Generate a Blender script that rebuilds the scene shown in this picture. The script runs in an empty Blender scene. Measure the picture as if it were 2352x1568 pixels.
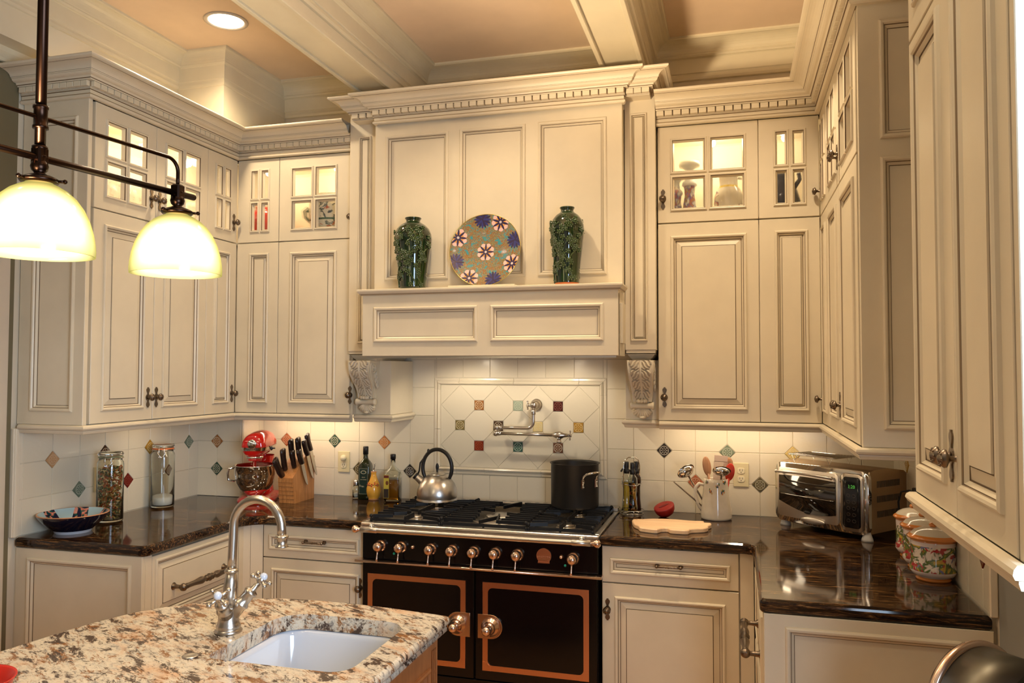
import bpy, bmesh, math, random
from mathutils import Matrix, Vector
random.seed(7)
PI = math.pi
S = bpy.context.scene
COL = S.collection

# ------------------------------------------------------------------ camera
def rot_basis(yaw, pitch, roll):
    f = Vector((-math.sin(yaw)*math.cos(pitch), math.cos(yaw)*math.cos(pitch), math.sin(pitch)))
    r0 = Vector((math.cos(yaw), math.sin(yaw), 0)); u0 = r0.cross(f)
    r = r0*math.cos(roll)+u0*math.sin(roll); u = -r0*math.sin(roll)+u0*math.cos(roll)
    return r, u, f
cam_d = bpy.data.cameras.new('camera'); cam = bpy.data.objects.new('camera', cam_d); COL.objects.link(cam)
r_, u_, f_ = rot_basis(0.2732, 0.0357, 0.0021)
M = Matrix.Identity(4)
for i in range(3):
    M[i][0] = r_[i]; M[i][1] = u_[i]; M[i][2] = -f_[i]
M.translation = (1.1168, -4.059, 1.6223)
cam.matrix_world = M
cam_d.sensor_width = 36; cam_d.lens = 1819.46/2352*36; cam_d.clip_start = 0.02
S.camera = cam

# ------------------------------------------------------------------ world, exposure, light
S.view_settings.view_transform = 'Standard'; S.view_settings.look = 'None'
S.view_settings.gamma = 1; S.view_settings.use_curve_mapping = False
S.view_settings.exposure = 0.15
W = bpy.data.worlds.new('world'); S.world = W; W.use_nodes = True
W.node_tree.nodes['Background'].inputs[0].default_value = (0.45, 0.6, 0.9, 1)
W.node_tree.nodes['Background'].inputs[1].default_value = 0.6
WARM = (1.0, 0.785, 0.53); WARM2 = (1.0, 0.74, 0.45)
def area(name, loc, sx, sy, power, col, target=None, rot=None, spread=None):
    d = bpy.data.lights.new(name, 'AREA'); d.shape = 'RECTANGLE'; d.size = sx; d.size_y = sy
    d.energy = power; d.color = col
    if spread: d.spread = spread
    o = bpy.data.objects.new(name, d); o.location = loc; COL.objects.link(o)
    if target is not None:
        o.rotation_euler = (Vector(target)-Vector(loc)).to_track_quat('-Z', 'Y').to_euler()
    elif rot: o.rotation_euler = rot
    return o
def point(name, loc, power, col, r=0.02):
    d = bpy.data.lights.new(name, 'POINT'); d.energy = power; d.color = col; d.shadow_soft_size = r
    o = bpy.data.objects.new(name, d); o.location = loc; COL.objects.link(o); return o
def spot(name, loc, tgt, power, col, ang=110, blend=.6, r=.04):
    d = bpy.data.lights.new(name, 'SPOT'); d.energy = power; d.color = col; d.shadow_soft_size = r
    d.spot_size = math.radians(ang); d.spot_blend = blend
    o = bpy.data.objects.new(name, d); o.location = loc; COL.objects.link(o)
    o.rotation_euler = (Vector(tgt)-Vector(loc)).to_track_quat('-Z', 'Y').to_euler(); return o
# ceiling can lights (positions of the fixtures built below)
CANS = [(-1.20, -0.85), (0.0, -1.12), (1.15, -1.10), (-1.20, -2.6), (0.0, -3.0), (1.15, -2.9), (-1.2, -4.6), (0.2, -4.8)]
for i, (x, y) in enumerate(CANS):
    spot('can_lamp', (x, y, 3.262), (x, y, 0), (48, 60, 74, 10, 1, 32, 12, 12)[i], WARM, (145 if i == 0 else 120), .7, .06)
# under cabinet strips
UC = 1.55
area('under_cabinet_lamp', (-1.60, -.72, 1.372), .06, .9, UC*1.1, WARM, target=(-1.75, -.72, .9))
area('under_cabinet_lamp', (-1.12, -.16, 1.372), .55, .06, UC, WARM, target=(-1.12, -.03, .9))
area('under_cabinet_lamp', (1.12, -.16, 1.372), .65, .06, UC, WARM, target=(1.12, -.03, .9))
area('under_cabinet_lamp', (1.76, -.70, 1.375), .03, .6, UC*.45, WARM, target=(1.8, -.70, .9))
for x in (-.25, .28):
    spot('hood_lamp', (x, -.36, 1.70), (x*.8, -.12, .9), 24, (1, .84, .62), 150, .6, .03)
# window daylight, right hand wall behind the near cabinet
area('window_daylight', (1.825, -3.70, 1.55), 1.3, 1.3, 64, (.60, .77, 1.0), rot=(0, PI/2, 0))
# added warm fill spot aimed up to brighten the ceiling; no fixture stands here
spot('ceiling_fill_spot', (-.38, -3.06, 1.62), (.26, -1.75, 3.28), 520, (1.0, .75, .47), 64, .6, .18)

# ------------------------------------------------------------------ node helpers
def lin(c):
    return tuple(((v/12.92) if v <= .04045 else ((v+.055)/1.055)**2.4) for v in c)
def hexc(h):
    h = h.lstrip('#'); return lin(tuple(int(h[i:i+2], 16)/255 for i in (0, 2, 4)))
MATS = {}
class Nt:
    def __init__(s, name):
        s.m = bpy.data.materials.new(name); s.m.use_nodes = True; s.t = s.m.node_tree
        s.b = s.t.nodes['Principled BSDF']; s.out = s.t.nodes['Material Output']; MATS[name] = s.m
        s._c = {}
    def n(s, typ, **kw):
        nd = s.t.nodes.new(typ)
        for k, v in kw.items(): setattr(nd, k, v)
        return nd
    def l(s, a, b): s.t.links.new(a, b)
    def set(s, k, v):
        if hasattr(v, 'is_linked') or isinstance(v, bpy.types.NodeSocket): s.l(v, s.b.inputs[k])
        else:
            if isinstance(v, tuple) and len(v) == 3: v = (*v, 1)
            s.b.inputs[k].default_value = v
    def co(s, kind='Object'):
        if 'tc' not in s._c: s._c['tc'] = s.n('ShaderNodeTexCoord')
        return s._c['tc'].outputs[kind]
    def geo(s):
        if 'g' not in s._c: s._c['g'] = s.n('ShaderNodeNewGeometry')
        return s._c['g'].outputs['Position']
    def mapping(s, vec, scale=(1, 1, 1), rot=(0, 0, 0), loc=(0, 0, 0)):
        m = s.n('ShaderNodeMapping'); s.l(vec, m.inputs[0]); m.inputs['Scale'].default_value = scale
        m.inputs['Rotation'].default_value = rot; m.inputs['Location'].default_value = loc; return m.outputs[0]
    def noise(s, vec, scale=5, detail=3, rough=.5, dist=0, out=0):
        n = s.n('ShaderNodeTexNoise'); s.l(vec, n.inputs['Vector']); n.inputs['Scale'].default_value = scale
        n.inputs['Detail'].default_value = detail; n.inputs['Roughness'].default_value = rough
        n.inputs['Distortion'].default_value = dist; return n.outputs[out]
    def vor(s, vec, scale=5, feature='F1', out=0, rnd=1):
        n = s.n('ShaderNodeTexVoronoi', feature=feature); s.l(vec, n.inputs['Vector'])
        n.inputs['Scale'].default_value = scale; n.inputs['Randomness'].default_value = rnd; return n.outputs[out]
    def ramp(s, fac, stops, interp='LINEAR'):
        r = s.n('ShaderNodeValToRGB'); s.l(fac, r.inputs[0]); cr = r.color_ramp; cr.interpolation = interp
        while len(cr.elements) < len(stops): cr.elements.new(.5)
        for e, (p, c) in zip(cr.elements, stops):
            e.position = p; e.color = (*c, 1) if len(c) == 3 else c
        return r.outputs[0]
    def m1(s, op, a, b=None, c=None, clamp=False):
        n = s.n('ShaderNodeMath', operation=op); n.use_clamp = clamp
        for i, v in enumerate((a, b, c)):
            if v is None: continue
            if isinstance(v, (int, float)): n.inputs[i].default_value = v
            else: s.l(v, n.inputs[i])
        return n.outputs[0]
    def mix(s, fac, a, b):
        n = s.n('ShaderNodeMix', data_type='RGBA')
        for k, v in ((0, fac), (6, a), (7, b)):
            if isinstance(v, (int, float)): n.inputs[k].default_value = v
            elif isinstance(v, tuple): n.inputs[k].default_value = (*v[:3], 1)
            else: s.l(v, n.inputs[k])
        return n.outputs[2]
    def bump(s, h, strength=.2, dist=.002):
        b = s.n('ShaderNodeBump'); s.l(h, b.inputs['Height']); b.inputs['Strength'].default_value = strength
        b.inputs['Distance'].default_value = dist; s.l(b.outputs[0], s.b.inputs['Normal']); return b.outputs[0]
    def sep(s, v):
        n = s.n('ShaderNodeSeparateXYZ'); s.l(v, n.inputs[0]); return n.outputs
def simple(name, col, rough=.5, metal=0, coat=0, **kw):
    N = Nt(name); N.set('Base Color', col); N.set('Roughness', rough); N.set('Metallic', metal)
    if coat: N.set('Coat Weight', coat); N.set('Coat Roughness', .08)
    for k, v in kw.items(): N.set(k.replace('_', ' '), v)
    return N.m
def paint(name, col, rough=.38, var=.06):
    N = Nt(name); v = N.noise(N.geo(), 3.0, 4, .6)
    a = tuple(c*(1-var) for c in col); b = tuple(min(1, c*(1+var)) for c in col)
    N.set('Base Color', N.ramp(v, [(.3, a), (.7, b)])); N.set('Roughness', rough)
    N.bump(N.noise(N.geo(), 160, 2, .5), .05, .001); return N.m
P = paint('cream_cabinet_paint', (.71, .62, .455))
PS = paint('shadow_side_paint', (.66, .58, .455))
G = simple('brown_glaze', (.15, .092, .045), .5)
G2 = simple('soft_glaze', (.34, .25, .15), .5)
INN = paint('cabinet_interior_paint', (.82, .71, .52), .5)
TRM = paint('trim_paint', (.68, .61, .44), .3)
CEIL = paint('ceiling_paint', (.74, .58, .42), .7)
OLIVE = paint('olive_wall_paint', (.17, .14, .075), .6)
GREYW = paint('grey_wall_paint', (.22, .22, .20), .6)
BEIGE = paint('casing_paint', (.58, .50, .39), .45)
HALL = paint('hall_paint', (.5, .42, .33), .6)
# glazed ceramic tile, slight variation piece to piece
N = Nt('cream_tile'); oi = N.n('ShaderNodeObjectInfo')
N.set('Base Color', N.ramp(oi.outputs['Random'], [(0, (.71, .635, .485)), (1, (.76, .68, .53))]))
N.set('Roughness', .22); N.bump(N.noise(N.geo(), 26, 3, .5), .35, .003); TILE = N.m
GROUT = simple('grout', (.64, .57, .44), .8)
def accent(name, glaze, line=(.78, .70, .55)):
    N = Nt(name); o = N.sep(N.co()); x, z = o[0], o[2]
    r = N.m1('SQRT', N.m1('ADD', N.m1('MULTIPLY', x, x), N.m1('MULTIPLY', z, z)))
    a = N.m1('ARCTAN2', z, x)
    ring = N.m1('LESS_THAN', N.m1('ABSOLUTE', N.m1('SUBTRACT', r, .0212)), .0015)
    pet = N.m1('GREATER_THAN', N.m1('COSINE', N.m1('MULTIPLY', a, 8)), .48)
    inr = N.m1('MULTIPLY', N.m1('LESS_THAN', r, .0165), N.m1('GREATER_THAN', r, .0065))
    msk = N.m1('MAXIMUM', ring, N.m1('MULTIPLY', pet, inr))
    dot = N.m1('LESS_THAN', r, .0022); msk = N.m1('MAXIMUM', msk, dot)
    N.set('Base Color', N.mix(msk, glaze, tuple(v*.8 for v in line))); N.set('Roughness', .18)
    N.bump(msk, .6, .001); return N.m
# metals
def metal(name, col, rough=.25, brushed=None):
    N = Nt(name); N.set('Base Color', col); N.set('Metallic', 1.0); N.set('Roughness', rough)
    if brushed:
        N.bump(N.noise(N.mapping(N.co(), brushed), 8, 3, .6), .12, .001)
    return N.m
STEEL = metal('brushed_steel', (.62, .58, .53), .30, (1, 60, 60))
NICK = metal('brushed_nickel', (.56, .50, .43), .28)
CHROME = metal('polished_chrome', (.72, .70, .67), .07)
PEWT = metal('aged_pewter', (.20, .155, .115), .32)
BRNZ = metal('dark_bronze', (.030, .016, .011), .28)
COPP = metal('brushed_copper', (.72, .36, .20), .33, (1, 40, 40))
ROSE = metal('rose_nickel', (.74, .54, .42), .22)
ENAM = simple('black_enamel', (.003, .0025, .003), .16, Specular_IOR_Level=.35)
IRON = simple('cast_iron_black', (.008, .008, .009), .42, Specular_IOR_Level=.25)
BLKP = simple('black_plastic', (.012, .011, .011), .35)
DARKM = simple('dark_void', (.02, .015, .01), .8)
RED = simple('glossy_red_enamel', (.50, .008, .006), .12, coat=.7)
REDS = simple('red_silicone', (.33, .012, .008), .45)
WHITE = simple('white_porcelain', (.60, .64, .72), .10, coat=.5)
IVORY = simple('ivory_plastic', (.70, .60, .36), .35)
IVORY2 = simple('ivory_plastic_light', (.78, .69, .47), .35)
SALT = simple('white_salt', (.85, .82, .76), .8)
def glass(name, col=(1, 1, 1), rough=0.0, ior=1.45):
    N = Nt(name); N.set('Base Color', col); N.set('Roughness', rough); N.set('IOR', ior)
    N.set('Transmission Weight', 1.0); return N.m
GLS = glass('clear_glass', (.93, .96, .93))
GRN = glass('dark_green_glass', (.05, .09, .015))
OILM = glass('amber_oil', (.85, .42, .05), 0, 1.36)
YOIL = glass('yellow_oil', (.80, .62, .10), 0, 1.36)
DARKV = simple('dark_vinegar', (.02, .006, .003), .1)
N = Nt('seeded_pane_glass'); N.t.nodes.remove(N.b)
rf = N.n('ShaderNodeBsdfTransparent'); gl = N.n('ShaderNodeBsdfGlossy'); gl.inputs['Roughness'].default_value = .05
rr = N.n('ShaderNodeBsdfRefraction'); rr.inputs['IOR'].default_value = 1.12; rr.inputs['Roughness'].default_value = 0.0
nz = N.noise(N.geo(), 70, 3, .6); bp_ = N.n('ShaderNodeBump'); N.l(nz, bp_.inputs['Height']); bp_.inputs['Strength'].default_value = .5; bp_.inputs['Distance'].default_value = .002
N.l(bp_.outputs[0], rr.inputs['Normal']); N.l(bp_.outputs[0], gl.inputs['Normal'])
m0 = N.n('ShaderNodeMixShader'); m0.inputs[0].default_value = .55; N.l(rf.outputs[0], m0.inputs[1]); N.l(rr.outputs[0], m0.inputs[2])
m2 = N.n('ShaderNodeMixShader'); m2.inputs[0].default_value = .05; N.l(m0.outputs[0], m2.inputs[1]); N.l(gl.outputs[0], m2.inputs[2]); N.l(m2.outputs[0], N.out.inputs[0]); PANE = N.m
# dark streaked granite
N = Nt('dark_brown_granite'); p = N.geo()
st = N.noise(N.mapping(p, (4, 44, 44)), 2.4, 8, .78, .9)
big = N.noise(N.mapping(p, (1.5, 6, 6)), 2.0, 4, .6, .5)
c1 = N.ramp(st, [(.40, (.004, .003, .002)), (.49, (.018, .009, .005)), (.555, (.11, .050, .016)), (.66, (.46, .25, .09))])
c2 = N.ramp(st, [(.42, (.004, .003, .003)), (.54, (.025, .012, .007)), (.66, (.17, .085, .034))])
N.set('Base Color', N.mix(N.ramp(big, [(.35, (0, 0, 0)), (.65, (1, 1, 1))]), c2, c1)); N.set('Roughness', .07); N.set('Specular IOR Level', .42)
DGR = N.m
# cream, rust and charcoal granite of the island
N = Nt('cream_rust_granite'); p = N.mapping(N.geo(), (1, 1, 1), (0, 0, .5))
ps = N.mapping(p, (1, 2.3, 1.6))
n1 = N.noise(ps, 11, 10, .78, .35); n2 = N.noise(N.mapping(ps, (1, 1, 1), loc=(5, 3, 1)), 12, 9, .77, .5)
n3 = N.noise(N.mapping(ps, (1, 1, 1), loc=(-4, 7, 2)), 6, 6, .65, .5)
n4 = N.noise(N.mapping(ps, (1, 1, 1), loc=(9, 1, 4)), 34, 6, .75, .8)
base = N.ramp(n4, [(.34, (.20, .18, .16)), (.44, (.52, .46, .37)), (.56, (.66, .56, .42)), (.72, (.60, .56, .49))])
c = N.mix(N.ramp(n3, [(.50, (0, 0, 0)), (.68, (.6, .6, .6))]), base, (.60, .30, .13))
c = N.mix(N.ramp(n2, [(.52, (0, 0, 0)), (.58, (1, 1, 1))]), c, (.25, .105, .032))
c = N.mix(N.ramp(n1, [(.525, (0, 0, 0)), (.565, (1, 1, 1))]), c, (.060, .034, .024))
c = N.mix(N.ramp(n4, [(.27, (1, 1, 1)), (.36, (0, 0, 0))]), c, (.09, .065, .055))
N.set('Base Color', c); N.set('Roughness', .14); LGR = N.m
def wood(name, a, b, scale=(3, 3, 40), rough=.4, dist=1.0):
    N = Nt(name); v = N.noise(N.mapping(N.co(), scale), 3, 5, .6, dist)
    N.set('Base Color', N.ramp(v, [(.3, a), (.7, b)])); N.set('Roughness', rough); return N.m
OAK = wood('stained_oak', (.18, .052, .013), (.29, .098, .026), (14, 14, 2), .35)
BLOCKW = wood('knife_block_wood', (.34, .13, .035), (.55, .25, .08), (30, 30, 2), .4)
MAPLE = wood('pale_maple', (.78, .50, .28), (.92, .66, .40), (1.5, 14, 14), .4)
SPOONW = wood('spoon_wood', (.33, .15, .07), (.46, .24, .12), (30, 30, 3), .5)
KHND = simple('dark_knife_handle', (.022, .010, .007), .25)
# lamp shade: amber cased glass, lit from within
N = Nt('amber_opal_shade'); N.t.nodes.remove(N.b)
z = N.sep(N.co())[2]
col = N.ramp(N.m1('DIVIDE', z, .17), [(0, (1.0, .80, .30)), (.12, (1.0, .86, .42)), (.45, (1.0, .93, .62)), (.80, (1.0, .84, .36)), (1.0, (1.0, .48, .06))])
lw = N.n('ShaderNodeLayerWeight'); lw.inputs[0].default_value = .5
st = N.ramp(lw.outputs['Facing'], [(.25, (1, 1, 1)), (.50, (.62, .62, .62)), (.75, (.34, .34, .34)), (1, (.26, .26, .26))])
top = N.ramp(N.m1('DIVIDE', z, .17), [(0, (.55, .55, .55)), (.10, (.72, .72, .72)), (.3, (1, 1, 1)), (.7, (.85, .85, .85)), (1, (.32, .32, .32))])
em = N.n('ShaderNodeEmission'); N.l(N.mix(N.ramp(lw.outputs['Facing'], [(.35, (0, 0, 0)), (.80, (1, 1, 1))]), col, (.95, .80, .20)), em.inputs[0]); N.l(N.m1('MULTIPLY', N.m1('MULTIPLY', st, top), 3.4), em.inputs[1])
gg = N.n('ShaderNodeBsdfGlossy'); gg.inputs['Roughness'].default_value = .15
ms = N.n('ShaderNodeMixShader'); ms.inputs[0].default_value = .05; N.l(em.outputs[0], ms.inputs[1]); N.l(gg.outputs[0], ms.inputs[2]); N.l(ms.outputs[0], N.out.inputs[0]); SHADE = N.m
def emit(name, col, s):
    N = Nt(name); N.set('Base Color', col); N.set('Emission Color', col); N.set('Emission Strength', s); return N.m
BULB = emit('lit_bulb', (1, .90, .70), 12.0)
PUCK = emit('lit_puck', (1, .86, .60), 6.0)
SKYP = emit('window_sky', (.62, .80, 1.0), 2.2)
LEDG = emit('green_led', (.12, .6, .10), .25)
GEM = simple('green_indicator', (.0, .22, .13), .15)

# ------------------------------------------------------------------ mesh builder
class MB:
    def __init__(s, T=None):
        s.v = []; s.f = []; s.m = []; s.sm = []; s.T = T; s.mats = []
    def mi(s, mat):
        if mat not in s.mats: s.mats.append(mat)
        return s.mats.index(mat)
    def V(s, p):
        p = Vector(p); p = s.T @ p if s.T else p
        s.v.append(tuple(p)); return len(s.v)-1
    def F(s, idx, mat, smooth=False):
        s.f.append(tuple(idx)); s.m.append(s.mi(mat)); s.sm.append(smooth)
    def quad(s, a, b, c, d, mat): s.F([s.V(a), s.V(b), s.V(c), s.V(d)], mat)
    def box(s, x0, x1, y0, y1, z0, z1, mat, bev=0):
        if bev <= 0:
            i = [s.V((x, y, z)) for z in (z0, z1) for y in (y0, y1) for x in (x0, x1)]
            for f in ((0, 2, 3, 1), (4, 5, 7, 6), (0, 1, 5, 4), (1, 3, 7, 5), (3, 2, 6, 7), (2, 0, 4, 6)):
                s.F([i[k] for k in f], mat)
            return s
        b = bev
        # chamfered in plan and at the top/bottom
        def ring(z, d):
            xs0, xs1, ys0, ys1 = x0+d, x1-d, y0+d, y1-d
            return [s.V(q) for q in ((xs0+b, ys0, z), (xs1-b, ys0, z), (xs1, ys0+b, z), (xs1, ys1-b, z), (xs1-b, ys1, z), (xs0+b, ys1, z), (xs0, ys1-b, z), (xs0, ys0+b, z))]
        R = [ring(z0, b), ring(z0+b, 0), ring(z1-b, 0), ring(z1, b)]
        for a, c in zip(R, R[1:]):
            for k in range(8): s.F([a[k], a[(k+1) % 8], c[(k+1) % 8], c[k]], mat)
        s.F(R[0][::-1], mat); s.F(R[3], mat); return s
    def prism(s, poly, z0, z1, mat, bev=0, axis='z', matside=None):
        # poly list of 2-D points ccw; axis z: (x,y) extruded in z; axis y: poly=(x,z) extruded z0..z1 along y
        def P3(p, h): return (p[0], p[1], h) if axis == 'z' else ((p[0], h, p[1]) if axis == 'y' else (h, p[0], p[1]))
        ms = matside or mat
        if bev:
            cx = sum(p[0] for p in poly)/len(poly); cy = sum(p[1] for p in poly)/len(poly)
            def ins(p):
                d = math.hypot(p[0]-cx, p[1]-cy) or 1; k = (d-bev)/d; return (cx+(p[0]-cx)*k, cy+(p[1]-cy)*k)
            sg = 1 if z1 > z0 else -1
            R = [[s.V(P3(p, z0)) for p in poly], [s.V(P3(p, z1-sg*bev)) for p in poly], [s.V(P3(ins(p), z1)) for p in poly]]
        else: R = [[s.V(P3(p, z0)) for p in poly], [s.V(P3(p, z1)) for p in poly]]
        n = len(poly)
        for a, c in zip(R, R[1:]):
            for k in range(n): s.F([a[k], a[(k+1) % n], c[(k+1) % n], c[k]], ms)
        s.F(R[0][::-1], mat); s.F(R[-1], mat); return s
    def lathe(s, prof, mat, seg=32, c=(0, 0, 0), axis='z', smooth=True, cap=True, sx=1, sy=1, mats=None):
        # prof list of (r, h)
        def P3(r, h, a):
            x, y = r*math.cos(a)*sx, r*math.sin(a)*sy
            q = (x, y, h) if axis == 'z' else ((x, -h, y) if axis == 'y' else (h, x, y))
            return (q[0]+c[0], q[1]+c[1], q[2]+c[2])
        R = []
        for (r, h) in prof:
            R.append([s.V(P3(max(r, 1e-5), h, 2*PI*k/seg)) for k in range(seg)])
        for j, (a, b) in enumerate(zip(R, R[1:])):
            mm = mats[j] if mats else mat
            for k in range(seg): s.F([a[k], a[(k+1) % seg], b[(k+1) % seg], b[k]], mm, smooth)
        if cap:
            if prof[0][0] > 1e-4: s.F(R[0][::-1], mat)
            if prof[-1][0] > 1e-4: s.F(R[-1], mats[-1] if mats else mat)
        return s
    def tube(s, pts, r, mat, seg=12, smooth=True, cap=True, closed=False):
        pts = [Vector(p) for p in pts]; n = len(pts)
        rs = r if isinstance(r, (list, tuple)) else [r]*n
        R = []; up = None
        for i, p in enumerate(pts):
            if closed: t = (pts[(i+1) % n]-pts[i-1])
            else: t = (pts[min(i+1, n-1)]-pts[max(i-1, 0)])
            if t.length < 1e-9: t = Vector((0, 0, 1))
            t.normalize()
            if up is None:
                up = Vector((0, 0, 1)) if abs(t.z) < .9 else Vector((1, 0, 0))
            up = (up - t*up.dot(t))
            if up.length < 1e-6: up = t.orthogonal()
            up.normalize(); sd = t.cross(up)
            R.append([s.V(p+(up*math.cos(2*PI*k/seg)+sd*math.sin(2*PI*k/seg))*rs[i]) for k in range(seg)])
        pr = list(zip(R, R[1:])) + ([(R[-1], R[0])] if closed else [])
        for a, b in pr:
            for k in range(seg): s.F([a[k], b[k], b[(k+1) % seg], a[(k+1) % seg]], mat, smooth)
        if cap and not closed: s.F(R[0], mat); s.F(R[-1][::-1], mat)
        return s
    def ball(s, c, r, mat, seg=12, rings=8, sc=(1, 1, 1), smooth=True):
        R = []
        for i in range(rings+1):
            a = PI*i/rings; R.append([s.V((c[0]+r*sc[0]*math.sin(a)*math.cos(2*PI*k/seg), c[1]+r*sc[1]*math.sin(a)*math.sin(2*PI*k/seg), c[2]-r*sc[2]*math.cos(a))) for k in range(seg)])
        for a, b in zip(R, R[1:]):
            for k in range(seg): s.F([a[k], a[(k+1) % seg], b[(k+1) % seg], b[k]], mat, smooth)
        return s
    def sweep(s, path, prof, emit=None, flip=False, capends=True):
        """profile (out,z[,mat]) swept along plan path; out = right-hand side of travel, mitred."""
        n = len(path); J = []
        for i in range(n):
            ds = []
            if i > 0: d = Vector(path[i])-Vector(path[i-1]); ds.append(d.normalized())
            if i < n-1: d = Vector(path[i+1])-Vector(path[i]); ds.append(d.normalized())
            ns = [Vector((d.y, -d.x)) for d in ds]
            if len(ns) == 1: o = ns[0]
            else:
                o = ns[0]+ns[1]; o = o/(o.length_squared/2) if o.length > 1e-6 else ns[0]
            J.append(o)
        R = [[s.V((path[i][0]+J[i][0]*p[0], path[i][1]+J[i][1]*p[0], p[1])) for p in prof] for i in range(n)]
        segs = emit if emit is not None else range(n-1)
        for i in segs:
            a, b = R[i], R[i+1]
            for k in range(len(prof)-1):
                s.F([a[k], b[k], b[k+1], a[k+1]], prof[k+1][2] if len(prof[k+1]) > 2 else P)
        return s
    def plate(s, x0, x1, z0, z1, cells, prof, t=.02, yf=0.0, mat=None, fill=True, gap=0):
        """slab in local XZ facing -y: front at y=yf, back at yf+t, cells get nested mouldings (inset,out,mat)"""
        mat = mat or P; e = .0015
        xs = sorted({round(v, 5) for c in cells for v in c[:2]} | {x0+e, x1-e}); zs = sorted({round(v, 5) for c in cells for v in c[2:]} | {z0+e, z1-e})
        for i in range(len(xs)-1):
            for j in range(len(zs)-1):
                mx, mz = (xs[i]+xs[i+1])/2, (zs[j]+zs[j+1])/2
                if any(c[0] < mx < c[1] and c[2] < mz < c[3] for c in cells): continue
                s.quad((xs[i], yf, zs[j]), (xs[i+1], yf, zs[j]), (xs[i+1], yf, zs[j+1]), (xs[i], yf, zs[j+1]), mat)
        R = []
        for (d, y) in ((e, yf), (0, yf+.0015), (0, yf+t)):
            R.append([s.V(q) for q in ((x0+d, y, z0+d), (x1-d, y, z0+d), (x1-d, y, z1-d), (x0+d, y, z1-d))])
        for a, b in zip(R, R[1:]):
            for k in range(4): s.F([a[(k+1) % 4], a[k], b[k], b[(k+1) % 4]], mat)
        if fill: s.F(R[-1][::-1], mat)
        for (a0, a1, b0, b1) in cells:
            prev = None
            for (ins, out, m) in prof:
                q = [s.V(v) for v in ((a0+ins, yf-out, b0+ins), (a1-ins, yf-out, b0+ins), (a1-ins, yf-out, b1-ins), (a0+ins, yf-out, b1-ins))]
                if prev:
                    for k in range(4): s.F([prev[k], prev[(k+1) % 4], q[(k+1) % 4], q[k]], m)
                prev = q
            if fill: s.F(prev, mat)
        return s
    def build(s, name, parent=None, off=None, loc=None, normals=True):
        me = bpy.data.meshes.new(name)
        used = sorted({i for f in s.f for i in f}); rm = {a: k for k, a in enumerate(used)}
        s.v = [s.v[i] for i in used]; s.f = [tuple(rm[i] for i in f) for f in s.f]
        vs = s.v
        if off is not None: vs = [(a[0]-off[0], a[1]-off[1], a[2]-off[2]) for a in s.v]
        me.from_pydata(vs, [], s.f)
        for m in s.mats: me.materials.append(m)
        me.polygons.foreach_set('material_index', s.m); me.polygons.foreach_set('use_smooth', s.sm)
        me.validate(clean_customdata=False)
        if normals:
            bm = bmesh.new(); bm.from_mesh(me); bmesh.ops.recalc_face_normals(bm, faces=bm.faces); bm.to_mesh(me); bm.free()
        me.update()
        o = bpy.data.objects.new(name, me); COL.objects.link(o)
        if parent: o.parent = parent
        if loc: o.location = loc
        return o
def tag(o, label=None, cat=None, group=None, kind=None):
    for k, v in (('label', label), ('category', cat), ('group', group), ('kind', kind)):
        if v: o[k] = v
    return o
def thing(name, label, cat, loc=(0, 0, 0), rz=0, group=None):
    o = bpy.data.objects.new(name, None); COL.objects.link(o); o.location = loc; o.rotation_euler = (0, 0, rz)
    o.empty_display_size = .05
    return tag(o, label, cat, group)
def lettering(txt, size, mat, parent, M, ext=.0006, name='lettering'):
    cu = bpy.data.curves.new(name, 'FONT'); cu.body = txt; cu.size = size; cu.extrude = ext; cu.align_x = 'CENTER'; cu.align_y = 'CENTER'
    cu.resolution_u = 2
    tmp = bpy.data.objects.new('tmp', cu); COL.objects.link(tmp)
    me = bpy.data.meshes.new_from_object(tmp); bpy.data.objects.remove(tmp)
    me.materials.clear(); me.materials.append(mat)
    o = bpy.data.objects.new(name, me); COL.objects.link(o); o.parent = parent; o.matrix_local = M; return o
def XF(x, y, rz, z=0): return Matrix.Translation((x, y, z)) @ Matrix.Rotation(rz, 4, 'Z')
FACE = Matrix.Rotation(PI/2, 4, 'X')          # text plane XY -> XZ, facing -y
# ------------------------------------------------------------------ room shell
XL, XR, ZC, CT = -1.809, 1.838, 3.28, 0.914
def struct(name, mb, parent=None): 
    o = mb.build(name, parent)
    if not parent: o['kind'] = 'structure'
    return o
m = MB(); m.box(-2.0, 2.0, -6.2, .12, -.06, 0, simple('floor_wood', (.52, .25, .09), .35)); struct('floor', m)
m = MB(); m.box(-2.0, 2.0, -6.2, .12, ZC, ZC+.08, CEIL); struct('ceiling', m)
m = MB(); m.box(-1.95, 1.95, -.0050, .12, 0, 1.72, GROUT); m.box(-1.95, 1.95, 0.006, .12, 1.72, ZC, GROUT); wall_back = struct('wall_back', m)
m = MB(); m.box(-1.95, XL+.0050, -1.375, .006, 0, 1.39, GROUT); m.box(-1.95, XL-.006, -1.41, .006, 0, ZC, GROUT); m.box(-1.95, XL-.004, -1.445, -1.41, 0, ZC, OLIVE)
m.box(-1.95, XL-.004, -6.2, -1.445, 2.12, ZC, OLIVE); m.box(-1.95, XL-.004, -6.2, -2.75, 0, 2.12, OLIVE)
wall_left = struct('wall_left', m)
m = MB(); m.box(XR-.0050, 1.98, -1.437, .006, 0, 1.39, GROUT); m.box(XR+.006, 1.98, -1.475, .006, 0, ZC, GROUT)
m.box(XR+.004, 1.98, -3.0, -1.475, 0, ZC, GREYW); m.box(XR+.004, 1.98, -6.2, -4.4, 0, ZC, GREYW)
m.box(XR+.004, 1.98, -4.4, -3.0, 0, .8, GREYW); m.box(XR+.004, 1.98, -4.4, -3.0, 2.3, ZC, GREYW)
wall_right = struct('wall_right', m)
m = MB(); m.box(-1.95, 1.95, -6.2, -6.1, 0, ZC, BEIGE); struct('wall_front', m)
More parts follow.
